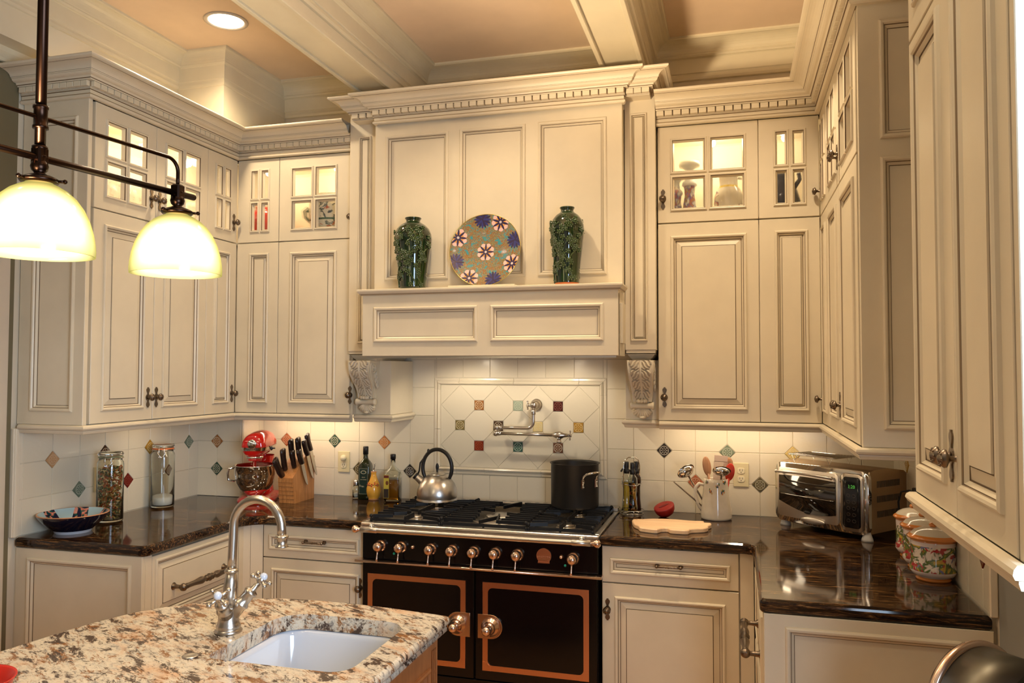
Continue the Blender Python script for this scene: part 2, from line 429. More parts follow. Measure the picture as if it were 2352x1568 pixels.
m = MB(); m.box(-1.805, -1.5165, -.208, -0.001, CT, 1.385, GROUT); m.T = None
chase = struct('trim_1', m); chase['label'] = 'tiled corner chase behind the red mixer'
# window in the right wall (beyond the frame; its daylight is in the picture)
m = MB()
for z in (.8, 1.52, 2.26): m.box(1.845, 1.90, -4.4, -3.0, z, z+.04, TRM)
for y in (-4.4, -3.72, -3.04): m.box(1.845, 1.90, y, y+.04, .8, 2.3, TRM)
win = struct('window_1', m)
m = MB(); m.box(1.93, 1.935, -4.4, -3.0, .8, 2.3, SKYP); m.build('pane', win)
# door with wide casing on the left wall, just in front of the cabinets
m = MB(); m.box(XL-.004, XL+.012, -1.57, -1.445, 0, 2.18, BEIGE); m.box(XL-.004, XL+.018, -1.56, -1.46, 0, 2.17, BEIGE)
m.box(XL-.004, XL+.014, -2.75, -1.57, 2.06, 2.18, BEIGE); m.box(XL-.004, XL+.014, -2.75, -2.63, 0, 2.06, BEIGE); door1 = struct('door_1', m)
m = MB(XF(XL-.012, -2.63, PI/2)); m.plate(0, 1.06, .01, 2.06, [(.12, .94, .2, .9), (.12, .94, 1.05, 1.92)], [(0, 0, HALL), (.01, -.008, HALL), (.03, -.008, HALL)], .04, 0, HALL); m.build('door_leaf', door1)

# ------------------------------------------------------------------ ceiling beams and crowns
CR = [(.0, 3.085), (.010, 3.088), (.014, 3.10), (.010, 3.112), (.010, 3.118), (.016, 3.122), (.016, 3.192), (.022, 3.196), (.030, 3.197), (.036, 3.205), (.034, 3.212)]
CR += [(.036+.062*(1-math.cos(a*PI/14)), 3.214+.052*math.sin(a*PI/14)) for a in range(0, 8)] + [(.100, 3.268), (.104, 3.270), (.104, 3.28)]
def crs(k): return [(a*k, z, TRM) for a, z in CR]
m = MB(); m.sweep([(-1.40, 0.004), (1.84, 0.004)], crs(1)); o = struct('trim_2', m); o['label'] = 'cove crown along the back wall at the ceiling'
def beam(n, x0, x1, y1, lab):
    m = MB(); zb = 3.03
    m.box(x0, x1, -6.1, y1, zb, ZC, TRM)
    for x, s in ((x0, -1), (x1, 1)):
        a, b = sorted((x-s*.012, x+s*.010)); m.box(a, b, -6.1, y1, zb-.012, zb+.010, TRM, .003)
        pr = [(p[0], p[1], TRM) for p in CR]
        path = [(x, y1), (x, -6.1)] if s < 0 else [(x, -6.1), (x, y1)]
        m.sweep(path, [(p[0]*.97, p[1], TRM) for p in CR])
    o = struct(n, m); o['label'] = lab
beam('trim_3', -.70, -.53, 0, 'left ceiling beam meeting the hood crown')
beam('trim_4', .54, .72, 0, 'right ceiling beam meeting the hood crown')
m = MB(); m.box(XL-.002, -1.685, -6.1, -.57, 2.955, ZC, TRM); m.sweep([(-1.685, -6.1), (-1.685, -.57)], crs(.75)); m.sweep([(XL, -6.1), (XL, -1.38)], [(.0, 2.90, TRM), (.008, 2.903, TRM), (.012, 2.915, TRM), (.03, 2.935, TRM), (.034, 2.955, TRM)])
o = struct('trim_5', m); o['label'] = 'dropped soffit along the left wall above the cabinets'
m = MB(); m.box(XL, -1.405, -.575, 0, 2.892, ZC, TRM); m.sweep([(-1.68, -.575), (-1.405, -.575), (-1.405, 0)], crs(.32))
o = struct('trim_6', m); o['label'] = 'boxed column rising above the corner cabinets to the ceiling'

# ------------------------------------------------------------------ tiles
GX, GZ, TS = .0125, CT, .1527
ins_back = {}
def ins_key(a, b): return (round(a, 3), round(b, 3))
POLY = {}
def tile_mesh(poly, mat, th=.008, bev=.0018):
    key = (tuple((round(a, 4), round(b, 4)) for a, b in poly), mat.name)
    if key not in POLY:
        m = MB(); m.prism(poly, 0.003, -th, mat, bev=bev, axis='y'); me_o = m.build('tile'); POLY[key] = me_o.data; bpy.data.objects.remove(me_o)
    return POLY[key]
def put(name, me, wall, M):
    o = bpy.data.objects.new(name, me); COL.objects.link(o); o.parent = wall; o.matrix_local = M; return o
def tile_wall(wall, T, us, vs, insets, cut):
    """T maps wall-local (u,0,v) with -y outward. us, vs grid line lists"""
    for i in range(len(us)-1):
        for j in range(len(vs)-1):
            u0, u1, v0, v1 = us[i], us[i+1], vs[j], vs[j+1]
            for (a0, a1, b0, b1) in cut(u0, u1, v0, v1):
                if a1-a0 < .012 or b1-b0 < .012: continue
                g = .0009; cu, cv = (a0+a1)/2, (b0+b1)/2; d = .0385
                poly = []
                for (u, v, du, dv, first) in ((a0, b0, 1, 1, 'v'), (a1, b0, -1, 1, 'u'), (a1, b1, -1, -1, 'v'), (a0, b1, 1, -1, 'u')):
                    hit = any(abs(u-iu) < .004 and abs(v-iv) < .004 for iu, iv, _ in insets)
                    uu, vv = u+du*g-cu, v+dv*g-cv
                    if hit:
                        p1 = (uu, vv+dv*d); p2 = (uu+du*d, vv)
                        poly += [p1, p2] if first == 'v' else [p2, p1]
                    else: poly.append((uu, vv))
                put('tile', tile_mesh(poly, TILE), wall, T @ Matrix.Translation((cu, 0, cv)))
    s = .0262
    for iu, iv, mat in insets:
        o = put('accent_tile', tile_mesh([(-s, -s), (s, -s), (s, s), (-s, s)], mat, .0105, .002), wall, T @ Matrix.Translation((iu, 0, iv)) @ Matrix.Rotation(PI/4, 4, 'Y'))
        o['label'] = mat.name.replace('_', ' ')+' diamond tile'
AC = {k: accent(k+'_glaze', c, l) for k, c, l in [
    ('black', (.022, .016, .013), (.62, .55, .45)), ('dark_green', (.035, .075, .050), (.66, .62, .46)), ('orange', (.55, .20, .05), (.80, .60, .36)),
    ('terracotta', (.40, .11, .045), (.75, .50, .34)), ('olive_brown', (.11, .085, .035), (.62, .56, .40)), ('green_grey', (.16, .20, .14), (.55, .56, .44)),
    ('yellow', (.62, .45, .14), (.80, .66, .38)), ('gold', (.42, .22, .03), (.86, .66, .30)), ('dark_red', (.16, .018, .012), (.30, .07, .045)),
    ('dark_brown', (.06, .028, .015), (.62, .52, .38)), ('celadon', (.33, .40, .30), (.66, .66, .50)), ('maroon', (.065, .010, .008), (.28, .10, .07)),
    ('olive_gold', (.20, .15, .05), (.80, .68, .42)), ('pale_yellow', (.72, .56, .25), (.84, .74, .48)), ('rust', (.24, .030, .010), (.42, .10, .04)),
    ('teal', (.035, .10, .075), (.52, .62, .50)), ('brown', (.15, .055, .025), (.75, .64, .48)), ('copper_brown', (.33, .13, .035), (.84, .68, .44)), ('tan', (.50, .28, .13), (.72, .50, .32))]}
gl_ = [GX+TS*k for k in range(-13, 14)]
rows = [CT+TS*k for k in range(0, 6)]
def L(i): return GX+TS*i
r1, r2 = rows[1], rows[2]
IB = [(L(-9), r2, AC['terracotta']), (L(-7), r2, AC['dark_green']), (L(-5), r2, AC['orange']), (L(-8), r1, AC['olive_brown']), (L(-6), r1, AC['olive_brown']), (L(-4), r1, AC['black']),
      (L(5), r2, AC['black']), (L(7), r2, AC['green_grey']), (L(9), r2, AC['yellow']), (L(6), r1, AC['terracotta']), (L(8), r1, AC['olive_brown'])]
FX0, FX1, FZ0, FZ1 = -.457, .488, 1.062, 1.579
def cut_back(u0, u1, v0, v1):
    u0, u1 = max(u0, -1.523), min(u1, XR-.002)
    hood = (-.60, .66)
    vmax = 1.40
    res = []
    def add(a0, a1, b0, b1):
        # subtract frame rectangle
        if a1 <= FX0 or a0 >= FX1 or b1 <= FZ0 or b0 >= FZ1: res.append((a0, a1, b0, b1)); return
        if a0 < FX0-.001: res.append((a0, FX0-.001, b0, b1)); a0 = FX0
        if a1 > FX1+.001: res.append((FX1+.001, a1, b0, b1)); a1 = FX1
        if b0 < FZ0-.002: res.append((a0, a1, b0, FZ0-.001))
        if b1 > FZ1+.002: res.append((a0, a1, FZ1+.001, b1))
    if u1 <= u0: return res
    if v0 >= 1.36:
        a0, a1 = max(u0, hood[0]), min(u1, hood[1])
        if a1 > a0: add(a0, a1, v0, min(v1, 1.70))
    else: add(u0, u1, v0, v1)
    return res
tile_wall(wall_back, Matrix.Identity(4), gl_, rows+[1.70], IB, cut_back)
gy = [-1.358+TS*k for k in range(-1, 10)]
IL = [(gy[2], r2, AC['tan']), (gy[3], r1, AC['green_grey']), (gy[4], r2, AC['dark_brown']), (gy[5], r1, AC['dark_red']), (gy[6], r2, AC['gold']), (gy[7], r1, AC['brown']), (gy[8], r2, AC['green_grey'])]
def cut_left(u0, u1, v0, v1):
    u0, u1 = max(u0, -1.375), min(u1, -.203)
    return [(u0, u1, v0, v1)] if u1 > u0 else []
tile_wall(wall_left, XF(XL, 0, PI/2), gy, rows[:4], IL, cut_left)
IR = [(.302, r2, AC['gold']), (.455, r1, AC['black']), (.608, r2, AC['orange']), (.76, r1, AC['teal']), (.913, r2, AC['brown']), (1.065, r1, AC['gold']), (1.218, r2, AC['black']), (1.37, r1, AC['dark_red'])]
gr = [.302+.1526*k for k in range(-2, 9)]
for k, i_ in enumerate(IR): IR[k] = (gr[k+2], i_[1], i_[2])
def cut_right(u0, u1, v0, v1):
    u0, u1 = max(u0, .002), min(u1, 1.435)
    return [(u0, u1, v0, v1)] if u1 > u0 else []
tile_wall(wall_right, XF(XR, 0, -PI/2), gr, rows[:4], IR, cut_right)
cl = [-1.831, -1.678, -1.525]
tile_wall(chase, XF(0, -.203, 0), [-1.808, -1.678, -1.524], rows[:4], [(-1.678, r1, AC['dark_green']), (-1.678, r2, AC['copper_brown'])], lambda a, b, c, d: [(a, b, c, d)])
tile_wall(chase, XF(-1.5215, 0, PI/2), [-.202, -.052, -.004], rows[:4], [], lambda a, b, c, d: [(a, b, c, d)])
# edge trims at the ends of the tile fields
for wl, T in ((wall_left, XF(XL, -1.375, PI/2)), (wall_right, XF(XR, -1.437, -PI/2))):
    m = MB()
    if wl is wall_left: m.box(-.035, 0, -.014, .004, CT, 1.372, TILE, .003); m.box(-.030, -.014, -.020, -.012, CT, 1.372, TILE, .003)
    else: m.box(0, .022, -.012, .004, CT, 1.36, TILE, .003); m.box(.022, .036, -.018, .004, CT, 1.36, TILE, .003)
    put('edge_trim', m.build('edge_trim').data, wl, T)
    bpy.data.objects.remove([o for o in COL.objects if o.name.startswith('edge_trim') and not o.parent][0])
# framed decorative panel above the range
fr = [(.0, .0), (.0, .008), (.004, .013), (.012, .014), (.018, .010), (.020, .018), (.028, .024), (.034, .020), (.037, .010), (.037, .0)]
def frame_strip(a, b, horiz, m0, m1):
    """strip of chair-rail tile; local x along, -y out, z across (0 outer .037 inner)"""
    Lh = (b-a)/2-.0007
    m = MB(); R = []
    for sx, mt in ((-1, m0), (1, m1)):
        R.append([m.V((sx*(Lh-(z if mt else 0)), -y, z)) for z, y in fr])
    for k in range(len(fr)-1): m.F([R[0][k], R[1][k], R[1][k+1], R[0][k+1]], TILE)
    m.F(R[0], TILE); m.F(R[1][::-1], TILE)
    return m
def splits(a, b, n): return [a+(b-a)*k/n for k in range(n+1)]
pc = ((FX0+FX1)/2, (FZ0+FZ1)/2)
for (x0, z0, ang, Ln, cuts) in ((FX0, FZ1, 0, FX1-FX0, [0, .146, .45, .80, FX1-FX0]), (FX0, FZ0, 0, FX1-FX0, [0, .13, .29, .60, .80, FX1-FX0]),
                          (FX0, FZ0, 1, FZ1-FZ0, [0, .24, .455, FZ1-FZ0]), (FX1, FZ0, 1, FZ1-FZ0, [0, .10, .43, FZ1-FZ0])):
    for k in range(len(cuts)-1):
        a, b = cuts[k], cuts[k+1]
        m = frame_strip(a, b, ang == 0, k == 0, k == len(cuts)-2); mid = (a+b)/2
        if ang == 0:
            top = z0 > 1.3
            Mx = Matrix.Translation((x0+mid, 0, z0)) @ (Matrix.Diagonal((1, 1, -1, 1)) if top else Matrix.Identity(4))
        else:
            lft = x0 < 0
            Mx = Matrix.Translation((x0, 0, z0+mid)) @ Matrix.Rotation(-PI/2, 4, 'Y') @ (Matrix.Diagonal((1, 1, -1, 1)) if lft else Matrix.Identity(4))
        o = m.build('frame_tile', wall_back); o.matrix_local = Mx
DX, D0, DZ0 = .2163, -.309, 1.324
h = DX/2
IP = {(1, 1): 'copper_brown', (3, 1): 'celadon', (5, 1): 'maroon', (0, 0): 'olive_gold', (2, 0): 'dark_brown', (4, 0): 'pale_yellow', (6, 0): 'gold', (1, -1): 'rust', (3, -1): 'teal', (5, -1): 'brown'}
def clip_poly(poly, xa, xb, za, zb):
    for ax, lim, sg in ((0, xa, 1), (0, xb, -1), (1, za, 1), (1, zb, -1)):
        out = []
        for i in range(len(poly)):
            p, q = poly[i], poly[(i+1) % len(poly)]; dp, dq = sg*(p[ax]-lim), sg*(q[ax]-lim)
            if dp >= 0: out.append(p)
            if dp*dq < 0: t = dp/(dp-dq); out.append((p[0]+(q[0]-p[0])*t, p[1]+(q[1]-p[1])*t))
        poly = out
        if len(poly) < 3: return []
    return poly
IX0, IX1, IZ0, IZ1 = FX0+.038, FX1-.038, FZ0+.039, FZ1-.039
for i in range(-1, 8):
    for j in range(-2, 3):
        if (i+j) % 2 == 0: continue
        cx, cz = D0+h*i, DZ0+h*j; q = h-.0010; d = .0255
        cor = {}
        pts = []
        for (dx, dz) in ((0, -1), (1, 0), (0, 1), (-1, 0)):
            has = (i+dx, j+dz) in IP
            ox, oz = dx*q, dz*q
            if has:
                w = .0265
                if dx == 0: seq = [(-w, oz-dz*w), (w, oz-dz*w)] if dz < 0 else [(w, oz-dz*w), (-w, oz-dz*w)]
                else: seq = [(ox-dx*w, -w), (ox-dx*w, w)] if dx > 0 else [(ox-dx*w, w), (ox-dx*w, -w)]
                pts += seq
            else: pts.append((ox, oz))
        poly = clip_poly([(cx+a, cz+b) for a, b in pts], IX0, IX1, IZ0, IZ1)
        if len(poly) < 3: continue
        mx, mz = sum(p[0] for p in poly)/len(poly), sum(p[1] for p in poly)/len(poly)
        ar = abs(sum(poly[k][0]*poly[(k+1) % len(poly)][1]-poly[(k+1) % len(poly)][0]*poly[k][1] for k in range(len(poly))))/2
        if ar < 2e-4: continue
        put('panel_tile', tile_mesh([(a-mx, b-mz) for a, b in poly], TILE, .008, .0012), wall_back, Matrix.Translation((mx, 0, mz)))
for (i, j), k in IP.items():
    s = .0252
    o = put('accent_tile', tile_mesh([(-s, -s), (s, -s), (s, s), (-s, s)], AC[k], .0105, .0015), wall_back, Matrix.Translation((D0+h*i, 0, DZ0+h*j)))
    o['label'] = k.replace('_', ' ')+' square tile in the framed panel'

# ------------------------------------------------------------------ cabinetry helpers
RAISED = [(0, 0, P), (.0015, .006, P), (.006, .009, P), (.011, .008, P), (.0145, .004, P), (.0150, .001, G2), (.017, .001, G), (.023, -.006, P), (.0235, -.008, G), (.0255, -.008, G), (.049, -.001, P), (.0500, -.002, G), (.0518, -.001, G), (.0522, .0025, P)]
RAISED_S = [(a*(.62 if a > .026 else .9), b, c) for a, b, c in RAISED]
FLAT = [(0, 0, P), (.0015, .006, P), (.006, .009, P), (.012, .008, P), (.016, .003, P), (.0165, 0, G2), (.0182, 0, G), (.026, -.007, P), (.0265, -.009, G), (.028, -.009, G)]
LITE = [(0, 0, P), (.0015, .005, P), (.0055, .0075, P), (.0095, .006, P), (.0105, .002, G), (.0125, .002, G2), (.018, -.014, P)]
def knob(parent, T, s=1.0, plate=True, name='knob'):
    m = MB(T)
    if plate:
        pl = []
        for k in range(24):
            a = -PI/2+PI*k/23; z = .046*math.sin(a)
            w = .007+.003*math.cos(z*95*2) + (.004 if abs(z) < .013 else 0)
            if abs(z) > .040: w = .004
            pl.append((w, z))
        poly = [(x*s, z*s) for x, z in pl] + [(-x*s, z*s) for x, z in pl[::-1]]
        m.prism(poly, 0, -.0035*s, PEWT, axis='y')
    m.lathe([(.009*s, .003*s), (.0055*s, .008*s), (.0050*s, .017*s), (.009*s, .020*s), (.0155*s, .023*s), (.0165*s, .027*s), (.013*s, .031*s), (.0125*s, .0325*s), (.007*s, .034*s), (.0055*s, .0365*s), (0, .037*s)], PEWT, 20, axis='y')
    for k in range(8):
        a = PI/4*k; m.ball((.0115*s*math.cos(a), -.0325*s, .0115*s*math.sin(a)), .0024*s, PEWT, 6, 4)
    return m.build(name, parent, off=parent_loc(parent))
def parent_loc(p):
    while p.parent: p = p.parent
    return tuple(p.location)
def pull(parent, T, L_=.10, s=1, vertical=False, name='handle'):
    """small bar pull or big turned appliance pull; local x along"""
    m = MB(T)
    if s < 2:
        prof = [(-L_/2, .004), (-L_/4, .0045), (-.016, .0035), (-.012, .005), (-.006, .004), (0, .006), (.006, .004), (.012, .005), (.016, .0035), (L_/4, .0045), (L_/2, .004)]
        m.lathe([(r, h_) for h_, r in prof], PEWT, 12, axis='x', c=(0, -.028, 0))
        for x in (-L_/2, L_/2):
            m.lathe([(.010, 0), (.010, .003), (.0045, .008), (.004, .022), (.0065, .027), (.007, .030), (.004, .034), (0, .035)], PEWT, 14, axis='y', c=(x, 0, 0))
    else:
        H = L_/2
        pr = [(.006, -H), (.014, -H+.006), (.017, -H+.016), (.012, -H+.024), (.009, -H+.030), (.012, -H+.036), (.0105, -H+.045), (.011, -H*.55), (.015, -H*.34), (.016, -H*.28), (.011, -H*.20), (.009, -.024), (.014, -.020), (.010, -.014), (.010, -.012), (.017, 0)]
        pr2 = pr + [(r, -h_) for r, h_ in pr[::-1][1:]]
        m.lathe(pr2, PEWT, 18, axis='x', c=(0, -.052, 0))
        for x in (-H+.016, H-.016):
            m.lathe([(.017, 0), (.016, .004), (.010, .010), (.008, .025), (.008, .045), (.014, .050)], PEWT, 16, axis='y', c=(x, 0, 0))
    return m.build(name, parent, off=parent_loc(parent))
def part(m, name, parent, label=None):
    o = m.build(name, parent, off=parent_loc(parent))
    if label: o['label'] = label
    return o
def door(parent, T, x0, x1, z0, z1, kind='raised', st=.058, kn=None, name='door', g=.0015, off=(0, 0, 0, 0)):
    """door in cabinet local coords (front y=0). off = left,right,bottom,top stile deltas"""
    m = MB(T); a0, a1, b0, b1 = x0+g, x1-g, z0+g, z1-g
    c = (x0+st+off[0], x1-st-off[1], z0+.052+off[2], z1-st+off[3])
    w = c[1]-c[0]
    if kind == 'glass':
        mx, mz = (c[0]+c[1])/2, (c[2]+c[3])/2; q = .003
        cells = [(c[0], mx-q, c[2], mz-q), (mx+q, c[1], c[2], mz-q), (c[0], mx-q, mz+q, c[3]), (mx+q, c[1], mz+q, c[3])]
        m.plate(a0, a1, b0, b1, cells, LITE, .02, 0, fill=False)
        d = part(m, name, parent)
        for e in cells:
            mp = MB(T); mp.box(e[0]+.016, e[1]-.016, .0125, .0155, e[2]+.016, e[3]-.016, PANE); part(mp, 'pane', d)
    else:
        pr = {'raised': RAISED if w > .16 else RAISED_S, 'flat': FLAT}[kind]
        m.plate(a0, a1, b0, b1, [c], pr, .02, 0); d = part(m, name, parent)
    if kn: knob(d, T @ Matrix.Translation((kn[0], 0, kn[1])))
    return d
def cprof(z0, k=1.0, h=.135):
    q = [(0, 0, P), (.016, .0, P), (.021, .004, P), (.022, .010, P), (.017, .014, P), (.014, .018, G2), (.014, .032, P), (.019, .034, G), (.019, .037, P), (.016, .039, G), (.020, .042, P), (.020, .066, G2), (.036, .066, P), (.037, .071, P), (.041, .073, G), (.044, .077, P), (.045, .079, P)]
    q += [(.046+.020*math.sin(a*PI/8), .080+.012*(1-math.cos(a*PI/8)), P) for a in range(0, 5)]
    q += [(.066, .0925, G), (.069, .0935, P), (.070, .0965, P), (.072, .0968, G)]
    q += [(.073+.040*(1-math.cos(a*PI/12)), .097+.022*math.sin(a*PI/12), P) for a in range(1, 7)]
    q += [(.113, .1205, G), (.121, .122, P), (.129, .125, P), (.132, .130, P), (.130, .135, P), (.02, .135, P), (.0, .10, P)]
    return [(a*k, z0+b*h/.135, c) for a, b, c in q]
def crown(parent, path, z0, emit, k=1.0, h=.135, dent=None, pitch=.0375):
    m = MB(); m.sweep(path, cprof(z0, k, h), emit); o = part(m, 'crown_molding', parent)
    # dentils: one shared mesh, every block its own object
    if 'dentil' not in MATS:
        dm = MB(); dm.box(-.0166, .0166, -.016, .002, -.0112, .0112, P, .0012); d0 = dm.build('dentil'); MATS['dentil'] = d0.data; bpy.data.objects.remove(d0)
    L0 = Vector(parent_loc(parent))
    for (i, d0, d1) in dent:
        a, b = Vector(path[i]), Vector(path[i+1]); dr = (b-a); Ln = dr.length; dr.normalize(); nrm = Vector((dr.y, -dr.x))
        n = max(1, round((Ln-d0-d1)/pitch)); pt_s = (Ln-d0-d1)/n; st = d0+pt_s/2
        for kk in range(n):
            q = a+dr*(st+kk*pt_s)+nrm*.020*k
            o2 = bpy.data.objects.new('dentil', MATS['dentil']); COL.objects.link(o2); o2.parent = o
            o2.matrix_local = Matrix.Translation(Vector((q.x, q.y, z0+.0535*h/.135))-L0) @ Matrix.Rotation(math.atan2(dr.y, dr.x), 4, 'Z')
    return o
def light_rail(parent, path, z1, emit):
    pr = [(.0, z1, P), (.010, z1-.001, P), (.016, z1-.006, P), (.018, z1-.013, P), (.014, z1-.020, P), (.008, z1-.022, G2), (.008, z1-.026, P), (.004, z1-.036, P), (-.004, z1-.038, P), (-.02, z1-.038, P), (-.02, z1, P)]
    m = MB(); m.sweep(path, pr, emit); return part(m, 'light_rail', parent)
ZB, ZG, ZT = 1.389, 2.299, 2.751
def upper_body(parent, T, x0, x1, dep, zb=ZB, zg=ZG, zt=ZT, openl=False, openr=False, solid=False, top=.10, stiles=()):
    """carcass with lit display section on top; local coords front of carcass y=.0205"""
    m = MB(T); y0, y1 = .0205, dep
    m.box(x0, x1, y0, y1, zb, zg-.004, P)                        # closed lower section
    m.box(x0, x1, y1-.012, y1, zg-.004, zt+top, INN)                # back
    m.box(x0, x1, y0, y1-.012, zt-.006, zt+.012, INN)              # top
    if not openl: m.box(x0, x0+.015, y0, y1-.012, zg-.004, zt+top, P)
    if not openr: m.box(x1-.015, x1, y0, y1-.012, zg-.004, zt+top, P)
    m.box(x0, x1, y0, y0+.012, zt+.012, zt+top, P)
    m.box(x0, x1, y0, y0+.012, zg-.02, zg+.014, P); m.box(x0, x1, y0, y0+.012, zt-.014, zt+.01, P)
    for q_ in stiles: m.box(q_-.014, q_+.014, y0, y0+.012, zg, zt, P)
    m.quad((x0+.016, y0+.001, zg-.003), (x1-.016, y0+.001, zg-.003), (x1-.016, y1-.013, zg-.003), (x0+.016, y1-.013, zg-.003), INN)
    return part(m, 'cabinet_body', parent)
def puck(parent, T, x, y, z=None, power=1.6):
    z = z or ZT-.008
    m = MB(T); m.lathe([(.034, z+.002), (.034, z-.010), (.028, z-.012)], CHROME, 20, c=(x, y, 0)); m.lathe([(.027, z-.0125), (.0, z-.0135)], PUCK, 20, c=(x, y, 0), cap=False)
    part(m, 'puck_light', parent)
    w = T @ Vector((x, y, z-.03)); point('puck_lamp', w, power, (1, .84, .56), .02)

# ---- left wall bank
XLU, YLE, YU = -1.465, -1.366, -.360
left = thing('upper_cabinet', 'cream upper cabinet bank on the left wall with paneled end behind the pendant lamps', 'cabinet', (XLU, YLE, ZB))
T = XF(XLU, YLE, PI/2)
wl = YU-YLE; s1, s2 = wl-.625, wl-.25
upper_body(left, T, 0, wl+.02, .341, openr=True, stiles=(s1, s2))
m = MB(T); m.box(wl+.02, wl+.155, .33, .341, ZG, ZT+.1, INN); part(m, 'inner_back_panel', left)
door(left, T, .012, s1, ZB+.002, ZG-.001, 'raised', kn=(s1-.030, 1.493))
door(left, T, s1, s2, ZB+.002, ZG-.001, 'raised', kn=(s1+.024, 1.493))
door(left, T, s2, wl, ZB+.002, ZG-.001, 'raised', kn=(wl-.028, 1.494))
door(left, T, .012, s1, ZG+.002, ZT, 'glass', kn=(s1-.030, 2.407))
door(left, T, s1, s2, ZG+.002, ZT, 'glass', kn=(s1+.024, 2.406))
door(left, T, s2, wl, ZG+.002, ZT, 'glass', kn=(wl-.030, 2.409))
TE = XF(XL, YLE, 0)   # end panel facing the camera
m = MB(TE); w = XLU-.004-XL
m.plate(0, w, ZB, ZT+.10, [(.068, w-.052, ZB+.054, 2.238), (.068, w-.052, 2.32, ZT-.068)], FLAT, .02, -.02); part(m, 'end_panel', left)
crown(left, [(XL, YLE-.02), (XLU, YLE-.02), (XLU, YU), (-.8, YU)], ZT+.001, [0, 1], dent=[(0, .005, -.018), (1, -.018, .022)])
light_rail(left, [(XL+.02, YLE-.02), (XLU, YLE-.02), (XLU, YU), (-.8, YU)], ZB, [0, 1])
for x in (.19, .56, .86): puck(left, T, x, .15, power=2.4)
# ---- back wall, left of the hood
bl = thing('upper_cabinet', 'cream corner upper cabinet on the back wall above the red mixer, left of the hood', 'cabinet', (XLU, YU, ZB))
T = XF(XLU, YU, 0); wb = -.778-XLU; q = -1.209-XLU; dr_ = -.806-XLU
upper_body(bl, T, -.02, wb, .354, openl=True, stiles=(q,))
door(bl, T, .002, q, ZB+.002, ZG-.001, 'raised', st=.056, off=(.022, 0, 0, 0))
door(bl, T, q, dr_+.02, ZB+.002, ZG-.001, 'raised', kn=(-.783-XLU, 1.491), off=(.012, .022, 0, 0))
door(bl, T, .002, q, ZG+.002, ZT, 'glass', st=.056, off=(.022, 0, 0, 0))
door(bl, T, q, dr_+.02, ZG+.002, ZT, 'glass', kn=(-.783-XLU, 2.409), off=(.012, .022, 0, 0))
crown(bl, [(XLU, -1.5), (XLU, YU), (-.776, YU)], ZT+.001, [1], dent=[(1, .022, .0)])
light_rail(bl, [(XLU, -1.5), (XLU, YU), (-.777, YU)], ZB, [1])
for x in (.10, .52): puck(bl, T, x, .17, power=(1.3 if x < .2 else 3.4))
# ---- back wall, right of the hood
br = thing('upper_cabinet', 'cream corner upper cabinet on the back wall right of the hood, above the utensil pitcher', 'cabinet', (.78, YU, ZB))
XRU, YRE = 1.488, -1.423
T = XF(.779, YU, 0); q = 1.2285-.779; wb = XRU-.779
upper_body(br, T, 0, wb+.02, .354, openr=True, stiles=(q,))
door(br, T, .002, q, ZB+.002, ZG-.001, 'raised', kn=(.809-.779, 1.498), off=(0, -.006, 0, 0))
door(br, T, q, wb-.002, ZB+.002, ZG-.001, 'raised', st=.054, off=(.012, -.004, 0, 0))
door(br, T, .002, q, ZG+.002, ZT, 'glass', kn=(.806-.779, 2.412), off=(0, -.006, 0, 0))
door(br, T, q, wb-.002, ZG+.002, ZT, 'glass', st=.054, off=(.010, 0, 0, 0))
crown(br, [(.777, YU), (XRU, YU), (XRU, -1.5)], ZT+.001, [0], dent=[(0, .0, .022)])
light_rail(br, [(.785, YU), (XRU, YU), (XRU, -1.5)], ZB, [0])
for x in (.24, .58): puck(br, T, x, .17, power=(3.4 if x < .4 else .8))
# ---- right wall bank beyond the toaster oven
rb = thing('upper_cabinet', 'cream upper cabinet bank on the right wall above the toaster oven', 'cabinet', (XRU, YU, ZB))
T = XF(XRU, YU, -PI/2); wr = YU-YRE; s1, s2 = .26, .625
upper_body(rb, T, -.02, wr, .348, openl=True, stiles=(s1, s2))
for z0, z1, kd, kz in ((ZB+.002, ZG-.001, 'raised', 1.498), (ZG+.002, ZT, 'glass', 2.405)):
    door(rb, T, .0, s1, z0, z1, kd, kn=(.030, kz))
    door(rb, T, s1, s2, z0, z1, kd, kn=(s2-.027, kz))
    door(rb, T, s2, wr-.004, z0, z1, kd, kn=(s2+.027, kz))
TE = XF(XRU+.004, YRE, 0); w = XR-XRU-.006
m = MB(TE); m.plate(0, w, ZB, ZT+.10, [(.060, w-.06, ZB+.054, 2.275), (.060, w-.06, 2.33, 2.70)], FLAT, .02, -.02); part(m, 'end_panel', rb)
crown(rb, [(.8, YU), (XRU, YU), (XRU, YRE-.02), (XR, YRE-.02)], ZT+.001, [1, 2], dent=[(1, .022, -.018), (2, -.018, .01)])
light_rail(rb, [(.8, YU), (XRU, YU), (XRU, YRE-.02), (XR, YRE-.02)], ZB, [1, 2])
for x in (.2, .75): puck(rb, T, x, .17, power=.8)
